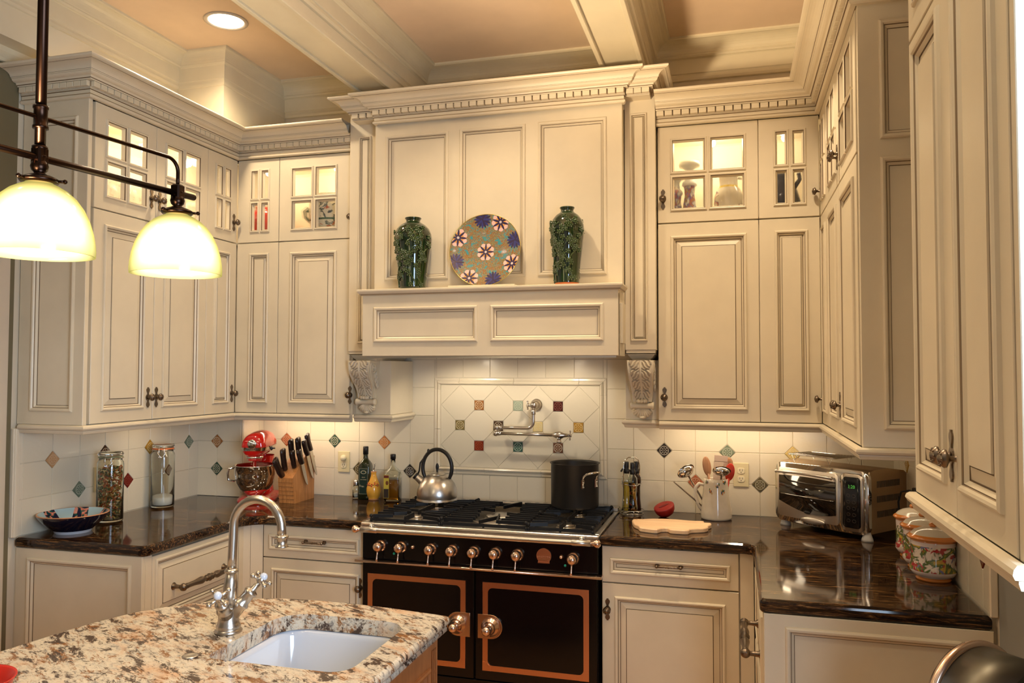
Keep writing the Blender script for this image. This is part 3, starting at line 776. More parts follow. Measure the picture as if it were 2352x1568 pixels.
# ---- near cabinet on the right wall
nb = thing('upper_cabinet', 'nearest cream upper cabinet at the right edge, with a pair of pewter knobs', 'cabinet', (XRU, -2.18, 1.36))
T = XF(XRU, -2.19, -PI/2); wn = .632
m = MB(T); m.box(0, wn-.004, .0205, .346, 1.362, 2.92, P, 0); part(m, 'cabinet_body', nb)
door(nb, T, .0, .328, 1.364, 2.33, 'raised', st=.05, off=(-.006, .012, 0, .02), kn=(.302, 1.472))
door(nb, T, .328, wn, 1.364, 2.33, 'raised', st=.05, off=(-.018, .0, 0, .02), kn=(.358, 1.472))
door(nb, T, .0, .328, 2.334, 2.80, 'glass'); door(nb, T, .328, wn, 2.334, 2.80, 'glass')
TE = XF(XRU+.003, -2.822, 0); m = MB(TE); w = XR-XRU-.005
m.plate(0, w, 1.364, 2.9, [(.05, w-.05, 1.42, 2.27)], FLAT, .02, -.02); part(m, 'end_panel', nb)
light_rail(nb, [(XR, -2.19), (XRU, -2.19), (XRU, -2.842), (XR, -2.842)], 1.364, [0, 1, 2])
m = MB(); m.sweep([(XRU, -2.19), (XRU, -2.842), (XR, -2.842)], cprof(2.80)); part(m, 'crown_molding', nb)

# ------------------------------------------------------------------ slab helper with mitred inward offsets
def arc(cx, cy, r, a0, a1, n=6): return [(cx+r*math.cos(math.radians(a0+(a1-a0)*k/n)), cy+r*math.sin(math.radians(a0+(a1-a0)*k/n))) for k in range(n+1)]
def offset_poly(poly, d):
    n = len(poly); out = []
    for i in range(n):
        a, b, c = Vector(poly[i-1]), Vector(poly[i]), Vector(poly[(i+1) % n])
        d1, d2 = (b-a).normalized(), (c-b).normalized(); n1, n2 = Vector((-d1.y, d1.x)), Vector((-d2.y, d2.x))
        o = n1+n2; o = o/max(o.length_squared/2, .3); out.append((b.x+o.x*d, b.y+o.y*d))
    return out
def slab(m, poly, prof, mat, topmat=None, hole=None):
    """poly ccw; prof list of (inset,z) bottom to top"""
    R = []
    for ins, z in prof:
        R.append([m.V((x, y, z)) for x, y in offset_poly(poly, ins)])
    n = len(poly)
    for a, b in zip(R, R[1:]):
        for k in range(n): m.F([a[k], a[(k+1) % n], b[(k+1) % n], b[k]], mat, False)
    m.F(R[0][::-1], mat)
    if hole is None: m.F(R[-1], topmat or mat)
    return R
EDGE = [(.006, CT-.042), (.001, CT-.036), (0, CT-.028), (.0, CT-.014), (.002, CT-.007), (.008, CT-.001), (.012, CT)]
lp = [(-1.800, -1.388)] + arc(-1.180, -1.355, .033, -90, 0, 4) + arc(-1.042, -.765, .105, 180, 90, 8) + [(-.556, -.660), (-.556, -.010), (-1.512, -.010), (-1.512, -.212), (-1.800, -.212)]
m = MB(); slab(m, lp, EDGE, DGR); ctl = tag(m.build('countertop'), 'dark brown granite countertop left of the range, under the red mixer and jars', 'countertop')
rp = [(.556, -.010), (.556, -.660)] + arc(1.145, -.702, .042, 90, 0, 5) + arc(1.205, -1.442, .018, 180, 270, 3) + [(1.828, -1.460), (1.828, -.010)]
m = MB(); slab(m, rp, EDGE, DGR); ctr = tag(m.build('countertop'), 'dark brown granite countertop right of the range, under the toaster oven', 'countertop')

# ------------------------------------------------------------------ base cabinets
ZD = CT-.043
def base_root(lab, x, y): return thing('base_cabinet', lab, 'cabinet', (x, y, 0))
b = base_root('cream base cabinet of the left wall run, with a big turned drawer pull', -1.2, -1.37)
T = XF(-1.166, -1.362, PI/2)
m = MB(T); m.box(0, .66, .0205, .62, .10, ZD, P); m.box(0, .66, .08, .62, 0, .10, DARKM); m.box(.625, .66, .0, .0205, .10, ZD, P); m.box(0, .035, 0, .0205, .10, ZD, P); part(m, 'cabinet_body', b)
for k, (z0, z1) in enumerate(((.585, .862), (.335, .582), (.105, .332))):
    d = door(b, T, .037, .622, z0, z1, 'raised', st=.016, name='drawer_front', off=(0, 0, -.033, 0))
    pull(d, T @ Matrix.Translation((.335, 0, (z0+z1)/2-.015)), .37, 3)
TE = XF(XL, -1.362, 0); w = -1.168-XL
m = MB(TE); m.plate(.006, w, 0.0, ZD, [(.068, w-.05, .15, .834)], FLAT, .018, -.018); part(m, 'end_panel', b)
b = base_root('cream base cabinet with drawer and door left of the black range', -.83, -.62)
T = XF(-1.100, -.640, 0)
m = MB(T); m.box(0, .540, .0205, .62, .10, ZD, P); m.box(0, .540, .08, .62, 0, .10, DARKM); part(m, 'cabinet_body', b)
d = door(b, T, .003, .537, .713, .868, 'flat', st=.032, name='drawer_front', off=(0, -.012, -.015, -.012)); pull(d, T @ Matrix.Translation((.285, 0, .799)), .098)
d = door(b, T, .003, .537, .105, .710, 'raised', st=.048, kn=(.522, .60), off=(0, -.03, 0, 0))
m = MB(); m.quad((-1.166, -.702, .1), (-1.100, -.636, .1), (-1.100, -.636, ZD), (-1.166, -.702, ZD), P); m.quad((-1.142, -.679, .1), (-1.141, -.678, .1), (-1.141, -.678, ZD), (-1.142, -.679, ZD), G); o = part(m, 'corner_filler', b)
b = base_root('cream base cabinet with drawer and door right of the black range', .84, -.62)
T = XF(.560, -.640, 0)
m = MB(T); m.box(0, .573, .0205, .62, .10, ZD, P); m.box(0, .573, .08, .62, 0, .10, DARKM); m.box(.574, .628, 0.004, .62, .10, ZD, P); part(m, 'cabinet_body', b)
d = door(b, T, .003, .570, .713, .868, 'flat', st=.034, name='drawer_front', off=(0, 0, -.015, -.015)); pull(d, T @ Matrix.Translation((.287, 0, .799)), .098)
d = door(b, T, .003, .570, .105, .710, 'raised', st=.054, kn=(.027, .598))
b = base_root('cream base cabinet under the toaster oven counter, with a plain paneled end facing the room', 1.5, -1.4)
T = XF(1.198, -.66, -PI/2)
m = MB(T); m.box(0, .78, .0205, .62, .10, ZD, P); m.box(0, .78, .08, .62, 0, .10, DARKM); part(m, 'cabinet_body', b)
for k, (z0, z1) in enumerate(((.585, .862), (.335, .582), (.105, .332))):
    d = door(b, T, .06, .775, z0, z1, 'raised', st=.016, name='drawer_front', off=(0, 0, -.033, 0)); pull(d, T @ Matrix.Translation((.47, 0, (z0+z1)/2-.035)), .36, 3)
TE = XF(1.200, -1.441, 0); w = XR-1.200
m = MB(TE); m.plate(0, w-.006, 0.0, ZD, [(.062, w-.09, .15, .836)], FLAT, .018, -.018); part(m, 'end_panel', b)

# ------------------------------------------------------------------ hood surround
hood = thing('range_hood', 'cream mantel style range hood with carved corbels, paneled chimney and dentil crown', 'hood', (.015, -.3, 1.35))
YP, YH, YM = -.40, -.47, -.622
m = MB(); m.box(-.598, .630, YH+.021, -.01, 2.0, 2.86, P)
m.T = XF(0, YH, 0); m.plate(-.600, .632, 2.0, 2.845, [(-.543, -.210, 2.06, 2.782), (-.154, .176, 2.06, 2.785), (.236, .561, 2.06, 2.787)], FLAT, .02, 0); part(m, 'chimney_panel', hood)
for x0, x1, c0, c1 in ((-.775, -.602, -.724, -.656), (.634, .775, .660, .737)):
    m = MB(XF(0, YP, 0)); m.plate(x0, x1, 1.715, 2.875, [(c0, c1, 1.755, 2.812)], [(a*.62, b, c) for a, b, c in RAISED_S], .38, 0)
    m.T = None
    m.box(x0+.004, x1-.004, YP+.004, -.01, 1.695, 1.716, P)
    pr = [(.0, 1.700, P), (.0, 1.696, P), (-.006, 1.695, G), (-.008, 1.690, P), (-.020, 1.676, P), (-.024, 1.674, P), (-.026, 1.668, P), (-.05, 1.668, P)]
    m.sweep([(x0+.004, -.02), (x0+.004, YP+.004), (x1-.004, YP+.004), (x1-.004, -.02)], pr)
    part(m, 'pilaster', hood)
# mantel box
m = MB(); x0, x1, z0, z1 = -.587, .633, 1.686, 1.980
m.T = XF(0, YM, 0); m.plate(x0, x1, z0, z1, [(-.528, -.010, 1.750, 1.917), (.051, .569, 1.750, 1.916)], FLAT, .02, 0, fill=True); m.T = None
m.box(x0, x0+.02, YM+.02, YP, z0, z1, P); m.box(x1-.02, x1, YM+.02, YP, z0, z1, P); m.box(x0, x1, YM+.02, YM+.04, z0, z1-.02, P)
part(m, 'mantel_front', hood)
m = MB(); m.sweep([(x0, YH), (x0, YM), (x1, YM), (x1, YH)], [(0, 1.972, P), (.008, 1.974, P), (.010, 1.980, G2), (.013, 1.981, P), (.018, 1.986, P), (.022, 1.992, P), (.022, 1.999, P), (.018, 2.0015, P), (-.02, 2.0015, P)])
m.box(x0-.004, x1+.004, YM-.004, YH+.01, 1.985, 2.001, P); part(m, 'mantel_shelf', hood)
m = MB(); m.T = XF(x1, YP-.03, PI/2); m.T = None; m.box(x1, x1+.012, -.56, -.47, 1.74, 1.92, P, .002); part(m, 'side_panel_trim', hood)
# stainless liner
m = MB(); m.box(x0+.022, x1-.022, YM+.042, -.012, 1.700, 1.712, STEEL); m.box(-.32, .36, -.50, -.18, 1.693, 1.700, NICK); m.box(x0+.012, x1-.012, YM+.022, YM+.030, 1.677, 1.70, STEEL)
for x in (-.25, .28): m.lathe([(.03, 1.694), (.03, 1.690), (.0, 1.689)], PUCK, 20, c=(x, -.36, 0))
part(m, 'steel_liner', hood)
# crown breaking forward over the chimney
XA, XB = -.775, .775
hp = [(-.712, -.02), (-.712, -.455), (-.585, -.455), (-.585, -.482), (.632, -.482), (.632, -.455), (.742, -.455), (.742, -.02)]
def hood_prof(z0):
    q = cprof(z0, 1.0, .135); return q
crown(hood, hp, 2.838, [2, 3, 4], k=.82, dent=[(1, -.016, .018), (3, -.016, -.016), (5, .018, -.016)], pitch=.0395)
for em in ([0, 1], [5, 6]): m = MB(); m.sweep(hp, [(-.06, 2.8725, P), (.014, 2.8725, P)]+[q_ for q_ in cprof(2.838, .82) if q_[1] >= 2.8745], em); part(m, 'crown_return', hood)
m = MB(); m.box(XA+.001, XB-.001, YP+.001, -.01, 2.835, 2.95, P); m.box(-.706, .736, -.45, YP, 2.874, 2.95, P); part(m, 'crown_backing', hood)
# corbel blocks
for x0_, x1_ in ((-.785, -.583), (.622, .777)):
    m = MB(); m.box(x0_, x1_, -.30, -.010, 1.389, 1.668, P, .002); part(m, 'corbel_block', hood)
    if x0_ < 0: light_rail(hood, [(x0_-.0, -.30), (x1_, -.30), (x1_, -.01)], 1.389, [0, 1])
    else: light_rail(hood, [(x0_, -.01), (x0_, -.30), (x1_+.01, -.30)], 1.389, [0, 1])
# carved corbels: displaced S-curve strip + sides + volutes + scroll + fan
def corbel(cx):
    root = part(MB_corbel(cx), 'corbel', hood); return root
CGL = simple('carving_glaze', (.46, .38, .27), .45)
def MB_corbel(cx):
    m = MB(Matrix.Translation((cx, -.30, 0)))
    Wt, Wb = .062, .043; zt, zb = 1.667, 1.475
    NU, NV = 40, 96
    def prof(v):       # v 0 top..1 bottom: outward distance and z, S shaped
        z = zt+(zb-zt)*v
        o = .112 - .010*math.sin(v*PI*.9)*0 - .070*(1/(1+math.exp(-(v-.55)*7.5))) + .010*math.sin(v*PI*1.6)
        return o, z
    grid = []; hts = []
    for j in range(NV+1):
        v = j/NV; o, z = prof(v); w = Wt+(Wb-Wt)*v; row = []; hr = []
        for i in range(NU+1):
            u = -1+2*i/NU; au = abs(u)
            hgt = 0; rc = 0
            tier = v*4.0+au*.30; ft = tier % 1.0
            lobe = .62-.06*v + .20*math.sin(ft*PI)**.7
            if au < .11: hgt = .0065*(1-(au/.11)**2)+.003
            elif au < lobe:
                vein = math.cos(v*70 - au*26*(1-.3*au) + math.sin(ft*PI*2)*1.6)
                hgt = .0052+.0030*vein+.0048*math.sin(ft*PI)*(.5+.5*au); rc = 1 if vein < -.55 else 0
                if ft < .075 and au > .25: hgt = -.0015
            elif au > .88: hgt = .0035
            else: hgt = .0
            row.append(m.V((u*w, -(o+hgt), z))); hr.append(-.01 if rc else hgt)
        grid.append(row); hts.append(hr)
    for j in range(NV):
        for i in range(NU):
            hh = min(hts[j][i], hts[j+1][i], hts[j][i+1], hts[j+1][i+1])
            mat = CGL if hh < -.0008 and abs(-1+2*i/NU) < .86 else P
            m.F([grid[j][i], grid[j+1][i], grid[j+1][i+1], grid[j][i+1]], mat, True)
    for s, i in ((-1, 0), (1, NU)):
        back = [m.V((s*(Wt+(Wb-Wt)*(j/NV)), 0, prof(j/NV)[1])) for j in range(NV+1)]
        for j in range(NV): m.F([grid[j][i], grid[j+1][i], back[j+1], back[j]], P)
        # side volute relief
        sx = s*(Wt-.004)
        pts = []
        for k in range(26):
            t = k/25; a = -PI/2+t*3.6*PI; r = .024*(1-t*.80); pts.append((s*(Wt-.004+.001), -.068+r*math.cos(a)*1.0, 1.630+r*math.sin(a)))
        m.tube(pts, [.0045*(1-.4*k/25) for k in range(26)], P, 6)
        pts = [(s*(Wt+(Wb-Wt)*v-.001), -(prof(v)[0]-.014), prof(v)[1]) for v in [k/20 for k in range(1, 21)]]
        m.tube(pts, .0042, P, 6)
        for k, (yy, zz) in enumerate(((-.035, 1.600), (-.048, 1.590), (-.030, 1.580), (-.040, 1.565), (-.022, 1.560), (-.030, 1.545), (-.018, 1.535))):
            m.ball((s*(Wt-.006), yy, zz), .010, P, 8, 5, (.7, .6, 1.4))
    # button, scroll roll and fan
    for k in range(5): a = -PI*.5+PI*k/4; m.ball((.018*math.sin(a), -.052-.008*math.cos(a), 1.478), .009, P, 8, 6)
    m.lathe([(.006, -.055), (.017, -.054), (.018, -.048), (.0135, -.040), (.0125, 0), (.0135, .040), (.018, .048), (.017, .054), (.006, .055)], P, 16, c=(0, -.034, 1.456), axis='x')
    for k in range(9):
        a = (-1+2*k/8)*1.05; L_ = .046-.010*abs(math.sin(a))
        p0 = Vector((.012*math.sin(a), -.022, 1.446)); p1 = Vector((.046*math.sin(a), -.024, 1.446-L_*math.cos(a)*.98-.002)); p2 = p1+Vector((.004*math.sin(a), .010, -.004))
        m.tube([p0, (p0+p1)/2+Vector((0, -.010, 0)), p1, p2], [.003, .0055, .0075, .003], P, 8)
    m.ball((0, -.030, 1.402), .010, P, 10, 6, (1.3, 1, .7)); m.box(-.036, .036, -.018, 0, 1.415, 1.46, P)
    m.box(-.030, .030, -.03, 0, 1.44, 1.48, P)
    return m
corbel(-.706); corbel(.704)

# ------------------------------------------------------------------ range
rg = thing('range_cooker', 'black enamel range cooker with copper framed doors and brushed steel hob', 'range', (0, -.35, 0))
RL = (0, -.35, 0)
m = MB(); m.box(-.550, .550, -.655, -.035, .08, .888, ENAM); m.box(-.53, .53, -.62, -.05, 0, .08, DARKM); m.build('oven_body', rg, off=RL)
m = MB(); m.box(-.550, .552, -.675, -.655, .748, .878, ENAM, .003); m.build('control_panel', rg, off=RL)
# hob plate with raised rim and recessed well
m = MB()
x0, x1, y0, y1 = -.553, .556, -.690, -.030
m.box(x0, x1, y0, y1, .872, .902, STEEL)
for (a, b_, c_, d_) in ((x0, x1, y0, -.655), (x0, -.528, -.655, y1), (.532, x1, -.655, y1)): m.box(a, b_, c_, d_, .9025, .916, STEEL, .003)
m.build('hob_plate', rg, off=RL)
m = MB(); m.box(x0, x1, -.085, -.028, .916, .936, STEEL, .003)
for k in range(20):
    x = -.36+k*.0447
    if x > .54: break
    m.lathe([(.013, .9362), (.0, .9364)], BLKP, 14, c=(x, -.055, 0), cap=False, sy=.45)
m.build('rear_vent_trim', rg, off=RL)
# rail
m = MB(); m.lathe([(.0, -.530), (.013, -.530), (.0135, -.452), (.012, -.450), (.0115, -.447), (.0115, .447), (.012, .450), (.0135, .452), (.013, .530), (0, .530)], STEEL, 20, axis='x', c=(0, -.735, .893))
for s in (-1, 1):
    m.lathe([(.008, 0), (.008, .010), (.013, .016), (.018, .026), (.016, .036), (.008, .043), (0, .044)] if s > 0 else [(.008, 0), (.008, -.010), (.013, -.016), (.018, -.026), (.016, -.036), (.008, -.043), (0, -.044)], ROSE, 18, axis='x', c=(s*.530, -.735, .893))
    m.tube([(s*.488, -.735, .893), (s*.488, -.69, .893)], .009, STEEL, 12); m.ball((s*.488, -.712, .905), .013, CHROME, 12, 8)
m.build('towel_rail', rg, off=RL)
m = MB(); m.box(-.572, .572, -.704, -.655, .738, .747, ROSE, .002); m.lathe([(.006, -.572), (.006, .572)], ROSE, 12, axis='x', c=(0, -.704, .7425)); m.build('trim_strip', rg, off=RL)
kx = [-.459, -.356, -.210, -.108, -.006, .094, .196, .444]
for i, x in enumerate(kx):
    m = MB(); m.lathe([(.027, 0), (.0275, .003), (.021, .007), (.0195, .010), (.019, .016), (.021, .022), (.0225, .030), (.0205, .040), (.014, .047), (.006, .050), (0, .0505)], ROSE, 28, axis='y', c=(x, -.675, .812))
    m.tube([(x, -.706, .795), (x-.001, -.708, .778), (x-.002, -.711, .758), (x-.002, -.7115, .750)], [.0042, .0036, .0042, .006], ROSE, 12)
    m.ball((x-.002, -.7115, .7495), .006, ROSE, 10, 6, (1, 1, .6))
    k = m.build('control_knob', rg, off=RL)
for x in (-.298, .392):
    m = MB(); m.lathe([(.009, 0), (.010, .003), (.007, .005), (.0065, .010), (.004, .012), (0, .0125)], ROSE, 16, axis='y', c=(x, -.675, .815)); m.build('push_button', rg, off=RL)
for x in (-.391, .409):
    m = MB(); m.ball((x, -.676, .779), .006, GEM, 12, 8); m.build('indicator_light', rg, off=RL)
m = MB(); pl = [(.033*math.cos(a), .033*math.sin(a)) for a in [(-40+260*k/28)*PI/180 for k in range(29)]]
pl += [(-.026, -.032), (.026, -.032)]
m.prism([(x+.315, z+.815) for x, z in pl], -.675, -.679, COPP, axis='y'); m.box(.289, .341, -.6815, -.675, .785, .790, COPP)
bd = m.build('maker_badge', rg, off=RL)
lettering('LA CORNUE', .0105, ROSE, bd, Matrix.Translation((.315, -.6795-(-.35), .811)) @ FACE)
m = MB(); m.box(.291, .339, -.6805, -.679, .8025, .804, ROSE); m.box(.291, .339, -.6805, -.679, .7965, .798, ROSE); m.build('badge_rule', bd, off=(0, -.35, 0))
def rrect(x0, x1, z0, z1, r, n=6):
    return arc(x1-r, z0+r, r, -90, 0, n)+arc(x1-r, z1-r, r, 0, 90, n)+arc(x0+r, z1-r, r, 90, 180, n)+arc(x0+r, z0+r, r, 180, 270, n)
for s, (x0, x1) in ((-1, (-.548, -.006)), (1, (.003, .548))):
    m = MB(); m.box(x0, x1, -.675, -.655, .255, .734, ENAM, .002); dr = m.build('oven_door', rg, off=RL)
    fx0, fx1 = (-.520, -.043) if s < 0 else (.037, .513); fz0, fz1 = .297, .683
    # copper frame: outer rectangle, inner rounded corners, one mesh of quads
    ip = rrect(fx0+.024, fx1-.024, fz0+.024, fz1-.024, .022, 6)
    op = []
    for (x, z) in ip:
        cx, cz = (fx0+fx1)/2, (fz0+fz1)/2
        # project radially outward to the outer rect preserving corner split
        k = len(op) // 7; ex = fx1 if k in (0, 1) else fx0; ez = fz0 if k in (0, 3) else fz1
        i7 = len(op) % 7
        if k in (0, 2): q = (x, ez) if i7 < 3 else ((ex, ez) if i7 == 3 else (ex, z))
        else: q = (ex, z) if i7 < 3 else ((ex, ez) if i7 == 3 else (x, ez))
        op.append(q)
    m = MB(); n = len(ip); yA, yB = -.6755, -.6785
    A = [m.V((x, yB, z)) for x, z in ip]; B = [m.V((x, yB, z)) for x, z in op]; C_ = [m.V((x, yA, z)) for x, z in ip]; D = [m.V((x, yA, z)) for x, z in op]
    for k in range(n):
        j = (k+1) % n; m.F([A[k], A[j], B[j], B[k]], COPP); m.F([A[k], A[j], C_[j], C_[k]], COPP); m.F([B[k], B[j], D[j], D[k]], COPP)
    f = m.build('copper_frame', dr, off=RL)
    for cx, cz, sx, sz in ((fx0, fz1, 1, -1), (fx1, fz1, -1, -1), (fx0, fz0, 1, 1), (fx1, fz0, -1, 1)):
        m = MB(); q = [(0, 0), (.040, 0), (.036, .0235), (.031, .0245), (.0245, .031), (.0235, .036), (0, .040)]
        pts = [(cx+sx*a, cz+sz*b_) for a, b_ in q]; 
        if sx*sz < 0: pts = pts[::-1]
        m.prism(pts, -.6785, -.6800, COPP, axis='y'); m.build('corner_plate', f, off=RL)
    hx = .018 if s > 0 else -.018
    # D plate latch with stepped cone
    cx = .062 if s > 0 else -.068; cz = .490
    if s > 0: pl = [(.015, cz-.053), (.075, cz-.053)]+arc(.075, cz, .053, -90, 90, 12)[1:]+[(.015, cz+.053)]
    else: pl = [(-.021, cz+.053), (-.078, cz+.053)]+arc(-.078, cz, .053, 90, 270, 12)[1:]+[(-.021, cz-.053)]
    m = MB(); m.prism(pl, -.676, -.683, ROSE, bev=.0015, axis='y')
    m.lathe([(.042, 0), (.042, .005), (.037, .007), (.036, .012), (.031, .014), (.028, .024), (.022, .032), (.0175, .038), (.0165, .044), (.019, .050), (.021, .057), (.020, .065), (.014, .073), (.006, .077), (0, .078)], ROSE, 32, axis='y', c=(cx+(.012 if s > 0 else -.012), -.683, cz))
    m.build('door_handle', dr, off=RL)
m = MB(); m.box(-.548, .548, -.672, -.655, .09, .25, ENAM, .002); m.build('storage_drawer', rg, off=RL)
# burners and grates
def burner(x, y, r):
    m = MB(); m.lathe([(r*1.9, .9025), (r*1.85, .905), (r*1.25, .906)], STEEL, 28, c=(x, y, 0)); m.lathe([(r*1.1, .903), (r*1.15, .912), (r, .915)], NICK, 28, c=(x, y, 0))
    m.lathe([(r*.95, .915), (r, .918), (r*.96, .924), (r*.6, .926), (0, .9265)], STEEL if r > .06 else NICK, 28, c=(x, y, 0)); m.build('burner', rg, off=RL)
for x, y, r in ((-.355, -.50, .030), (-.355, -.23, .040), (.03, -.365, .075), (.375, -.50, .040), (.375, -.23, .032)): burner(x, y, r)
def grate(x0, x1, kind, lab=None):
    m = MB(); y0, y1 = -.642, -.100; zt, zb = .9455, .918; t = .0085
    def bar(a, b_, h0=zb+.012, h1=zt, w=.0095):
        a = Vector((*a, 0)); b_ = Vector((*b_, 0)); d = (b_-a).normalized(); n = Vector((-d.y, d.x, 0))*(w/2)
        q = [a-n, b_-n, b_+n, a+n]; lo = [m.V((p.x, p.y, h0)) for p in q]; hi = [m.V((p.x*.88+q_.x*.12, p.y*.88+q_.y*.12, h1)) for p, q_ in zip(q, [q[3], q[2], q[1], q[0]])]
        for k in range(4): m.F([lo[k], lo[(k+1) % 4], hi[(k+1) % 4], hi[k]], IRON)
        m.F(hi, IRON); m.F(lo[::-1], IRON)
    lowt = .930
    for a, b_ in (((x0, y0), (x1, y0)), ((x0, y1), (x1, y1)), ((x0, y0), (x0, y1)), ((x1, y0), (x1, y1))): bar(a, b_, zb, lowt, .012)
    xm, ym = (x0+x1)/2, (y0+y1)/2
    if kind == 'x':
        bar((x0, ym), (x1, ym), zb, lowt, .012)
        for yc in ((y0+ym)/2, (ym+y1)/2):
            hw, hh = (x1-x0)/2, (ym-y0)/2
            for sx in (-1, 1):
                for f in (-.88, -.45, .0, .45, .88):
                    yy = yc+f*hh; ex = xm+sx*(hw*(.30 if abs(f) < .3 else .22) if abs(f) > .1 else hw*.16)
                    ey = yc+(f*hh*.35 if abs(f) > .3 else 0)
                    if abs(f) > .8: continue
                    bar((xm+sx*hw, yy), (xm+sx*hw*.55, yy+(ey-yy)*.35)); bar((xm+sx*hw*.55, yy+(ey-yy)*.35), (ex, ey))
            for sy in (-1, 1): bar((xm, yc+sy*hh), (xm, yc+sy*hh*.22), zb+.006)
            for sx in (-1, 1):
                for sy in (-1, 1): bar((xm+sx*hw*.97, yc+sy*hh*.93), (xm+sx*hw*.45, yc+sy*hh*.72))
    else:
        for k in range(11):
            yy = y0+.03+k*(y1-y0-.06)/10; d = abs(yy-ym)/((y1-y0)/2)
            ln = .115+.03*d if abs(yy-ym) > .05 else .100
            if k in (0, 10): ln = .14
            bar((x0, yy), (x0+ln, yy)); bar((x1, yy), (x1-ln, yy))
        for sx in (-1, 1):
            bar((xm+sx*.055, y0+.03), (xm+sx*.02, ym-.085)) if sx > 0 else None
        bar((xm-.02, y0+.005), (xm+.035, y0+.14)); bar((xm+.035, y1-.005), (xm-.02, y1-.14)); bar((xm-.10, ym+.06), (xm-.04, ym+.035)); bar((xm+.10, ym-.06), (xm+.045, ym-.035))
    for x in (x0, x1):
        for y in (y0, ym, y1): m.tube([(x, y, .9032), (x, y, lowt)], .006, IRON, 8); m.ball((x, y, .945 if kind != 'x' else .94), .009, IRON, 8, 6)
    m.tube([(xm, y0, .9032), (xm, y0, lowt)], .005, IRON, 8)
    o = m.build('grate', rg, off=RL)
grate(-.523, -.183, 'x'); grate(-.172, .226, 'm'); grate(.236, .524, 'x')

# ------------------------------------------------------------------ island
isl = [(.326, -3.45), (.326, -1.885), (.317, -1.876), (.127, -1.850), (-.02, -1.840), (-.13, -1.841), (-.24, -1.852), (-.357, -1.888), (-.44, -1.943), (-.534, -2.035), (-.584, -2.108), (-.619, -2.201), (-.641, -2.285), (-.657, -2.381), (-.671, -2.458), (-.685, -2.65), (-.69, -3.45)]
it = thing('kitchen_island', 'island with cream and rust granite top over a stained oak base, front left', 'island', (-.15, -2.6, 0))
IO = (-.15, -2.6, 0)
hole = []
hx0, hx1, hy0, hy1 = -.145, .240, -2.362, -1.980
hole = arc(hx1-.055, hy0+.055, .055, -90, 0, 6)+arc(hx1-.075, hy1-.075, .075, 0, 90, 6)+arc(hx0+.085, hy1-.085, .085, 90, 180, 7)+arc(hx0+.035, hy0+.035, .035, 180, 270, 5)
cu = bpy.data.curves.new('tmpc', 'CURVE'); cu.dimensions = '2D'; cu.fill_mode = 'BOTH'; cu.extrude = .0215; cu.bevel_depth = .0
for pts in (offset_poly(isl, .012), hole):
    sp = cu.splines.new('POLY'); sp.points.add(len(pts)-1)
    for pnt, (x, y) in zip(sp.points, pts): pnt.co = (x-IO[0], y-IO[1], CT-.0217, 1)
    sp.use_cyclic_u = True
to = bpy.data.objects.new('tmpc', cu); COL.objects.link(to)
me = bpy.data.meshes.new_from_object(to.evaluated_get(bpy.context.evaluated_depsgraph_get())); bpy.data.objects.remove(to); me.materials.clear(); me.materials.append(LGR)
top = bpy.data.objects.new('granite_top', me); COL.objects.link(top); top.parent = it
m = MB(); n = len(isl)
pr = [(.030, CT-.0440), (.014, CT-.0432), (.008, CT-.040), (.009, CT-.033), (.013, CT-.028), (.013, CT-.026), (.005, CT-.023), (.0, CT-.016), (.0015, CT-.008), (.006, CT-.003), (.013, CT)]
R = [[m.V((x, y, z)) for x, y in offset_poly(isl, i_)] for i_, z in pr]
for a, b_ in zip(R, R[1:]):
    for k in range(n-1): m.F([a[k], a[k+1], b_[k+1], b_[k]], LGR, True)
m.build('ogee_edge', top, off=IO)
m = MB(); m.prism([(x, y) for x, y in offset_poly(isl, .045)], .1, .66, OAK, axis='z'); ring = offset_poly(isl, .045)
q0 = [m.V((x, y, .66)) for x, y in ring]; q1 = [m.V((x, y, CT-.045)) for x, y in ring]
for k in range(n): m.F([q0[k], q0[(k+1) % n], q1[(k+1) % n], q1[k]], OAK)
m.build('island_body', it, off=IO)
OR = [(a, b_, OAK) for a, b_, c_ in RAISED]
T = XF(.300, -3.35, PI/2)
m = MB(T); m.plate(0, 1.43, .1, CT-.046, [(.06, .68, .17, .80), (.76, 1.365, .17, .80)], OR, .018, 0, OAK)
for k in range(3): m.box(1.385+k*.012, 1.390+k*.012, -.003, .0, .14, .84, OAK, .001)
m.build('side_panel', it, off=IO)
# undermount sink
sk = thing('kitchen_sink', 'white undermount sink set in the island granite', 'sink', (.05, -2.17, .70))
m = MB(); ctr_ = (.05, -2.17)
def rr2(g, r): return rrect(hx0-g, hx1+g, hy0-g, hy1+g, r, 6)
rings = [(rr2(.030, .07), CT-.0600), (rr2(.030, .07), CT-.0455), (rr2(.002, .06), CT-.0455), (rr2(-.006, .055), CT-.049), (rr2(-.010, .055), CT-.060), (rr2(-.022, .055), .74), (rr2(-.045, .05), .722), (rr2(-.10, .03), .716)]
RR = [[m.V((x, y, z)) for x, y in pts] for pts, z in rings]
for a, b_ in zip(RR, RR[1:]):
    for k in range(len(a)): m.F([a[k], a[(k+1) % len(a)], b_[(k+1) % len(a)], b_[k]], WHITE, True)
m.F(RR[-1], WHITE); m.build('basin', sk, off=(.05, -2.17, .70), normals=False)
m = MB(); m.lathe([(.045, .7165), (.042, .719), (.034, .717), (.030, .712), (0, .712)], CHROME, 24, c=(.17, -2.19, 0)); m.build('drain', sk, off=(.05, -2.17, .70))
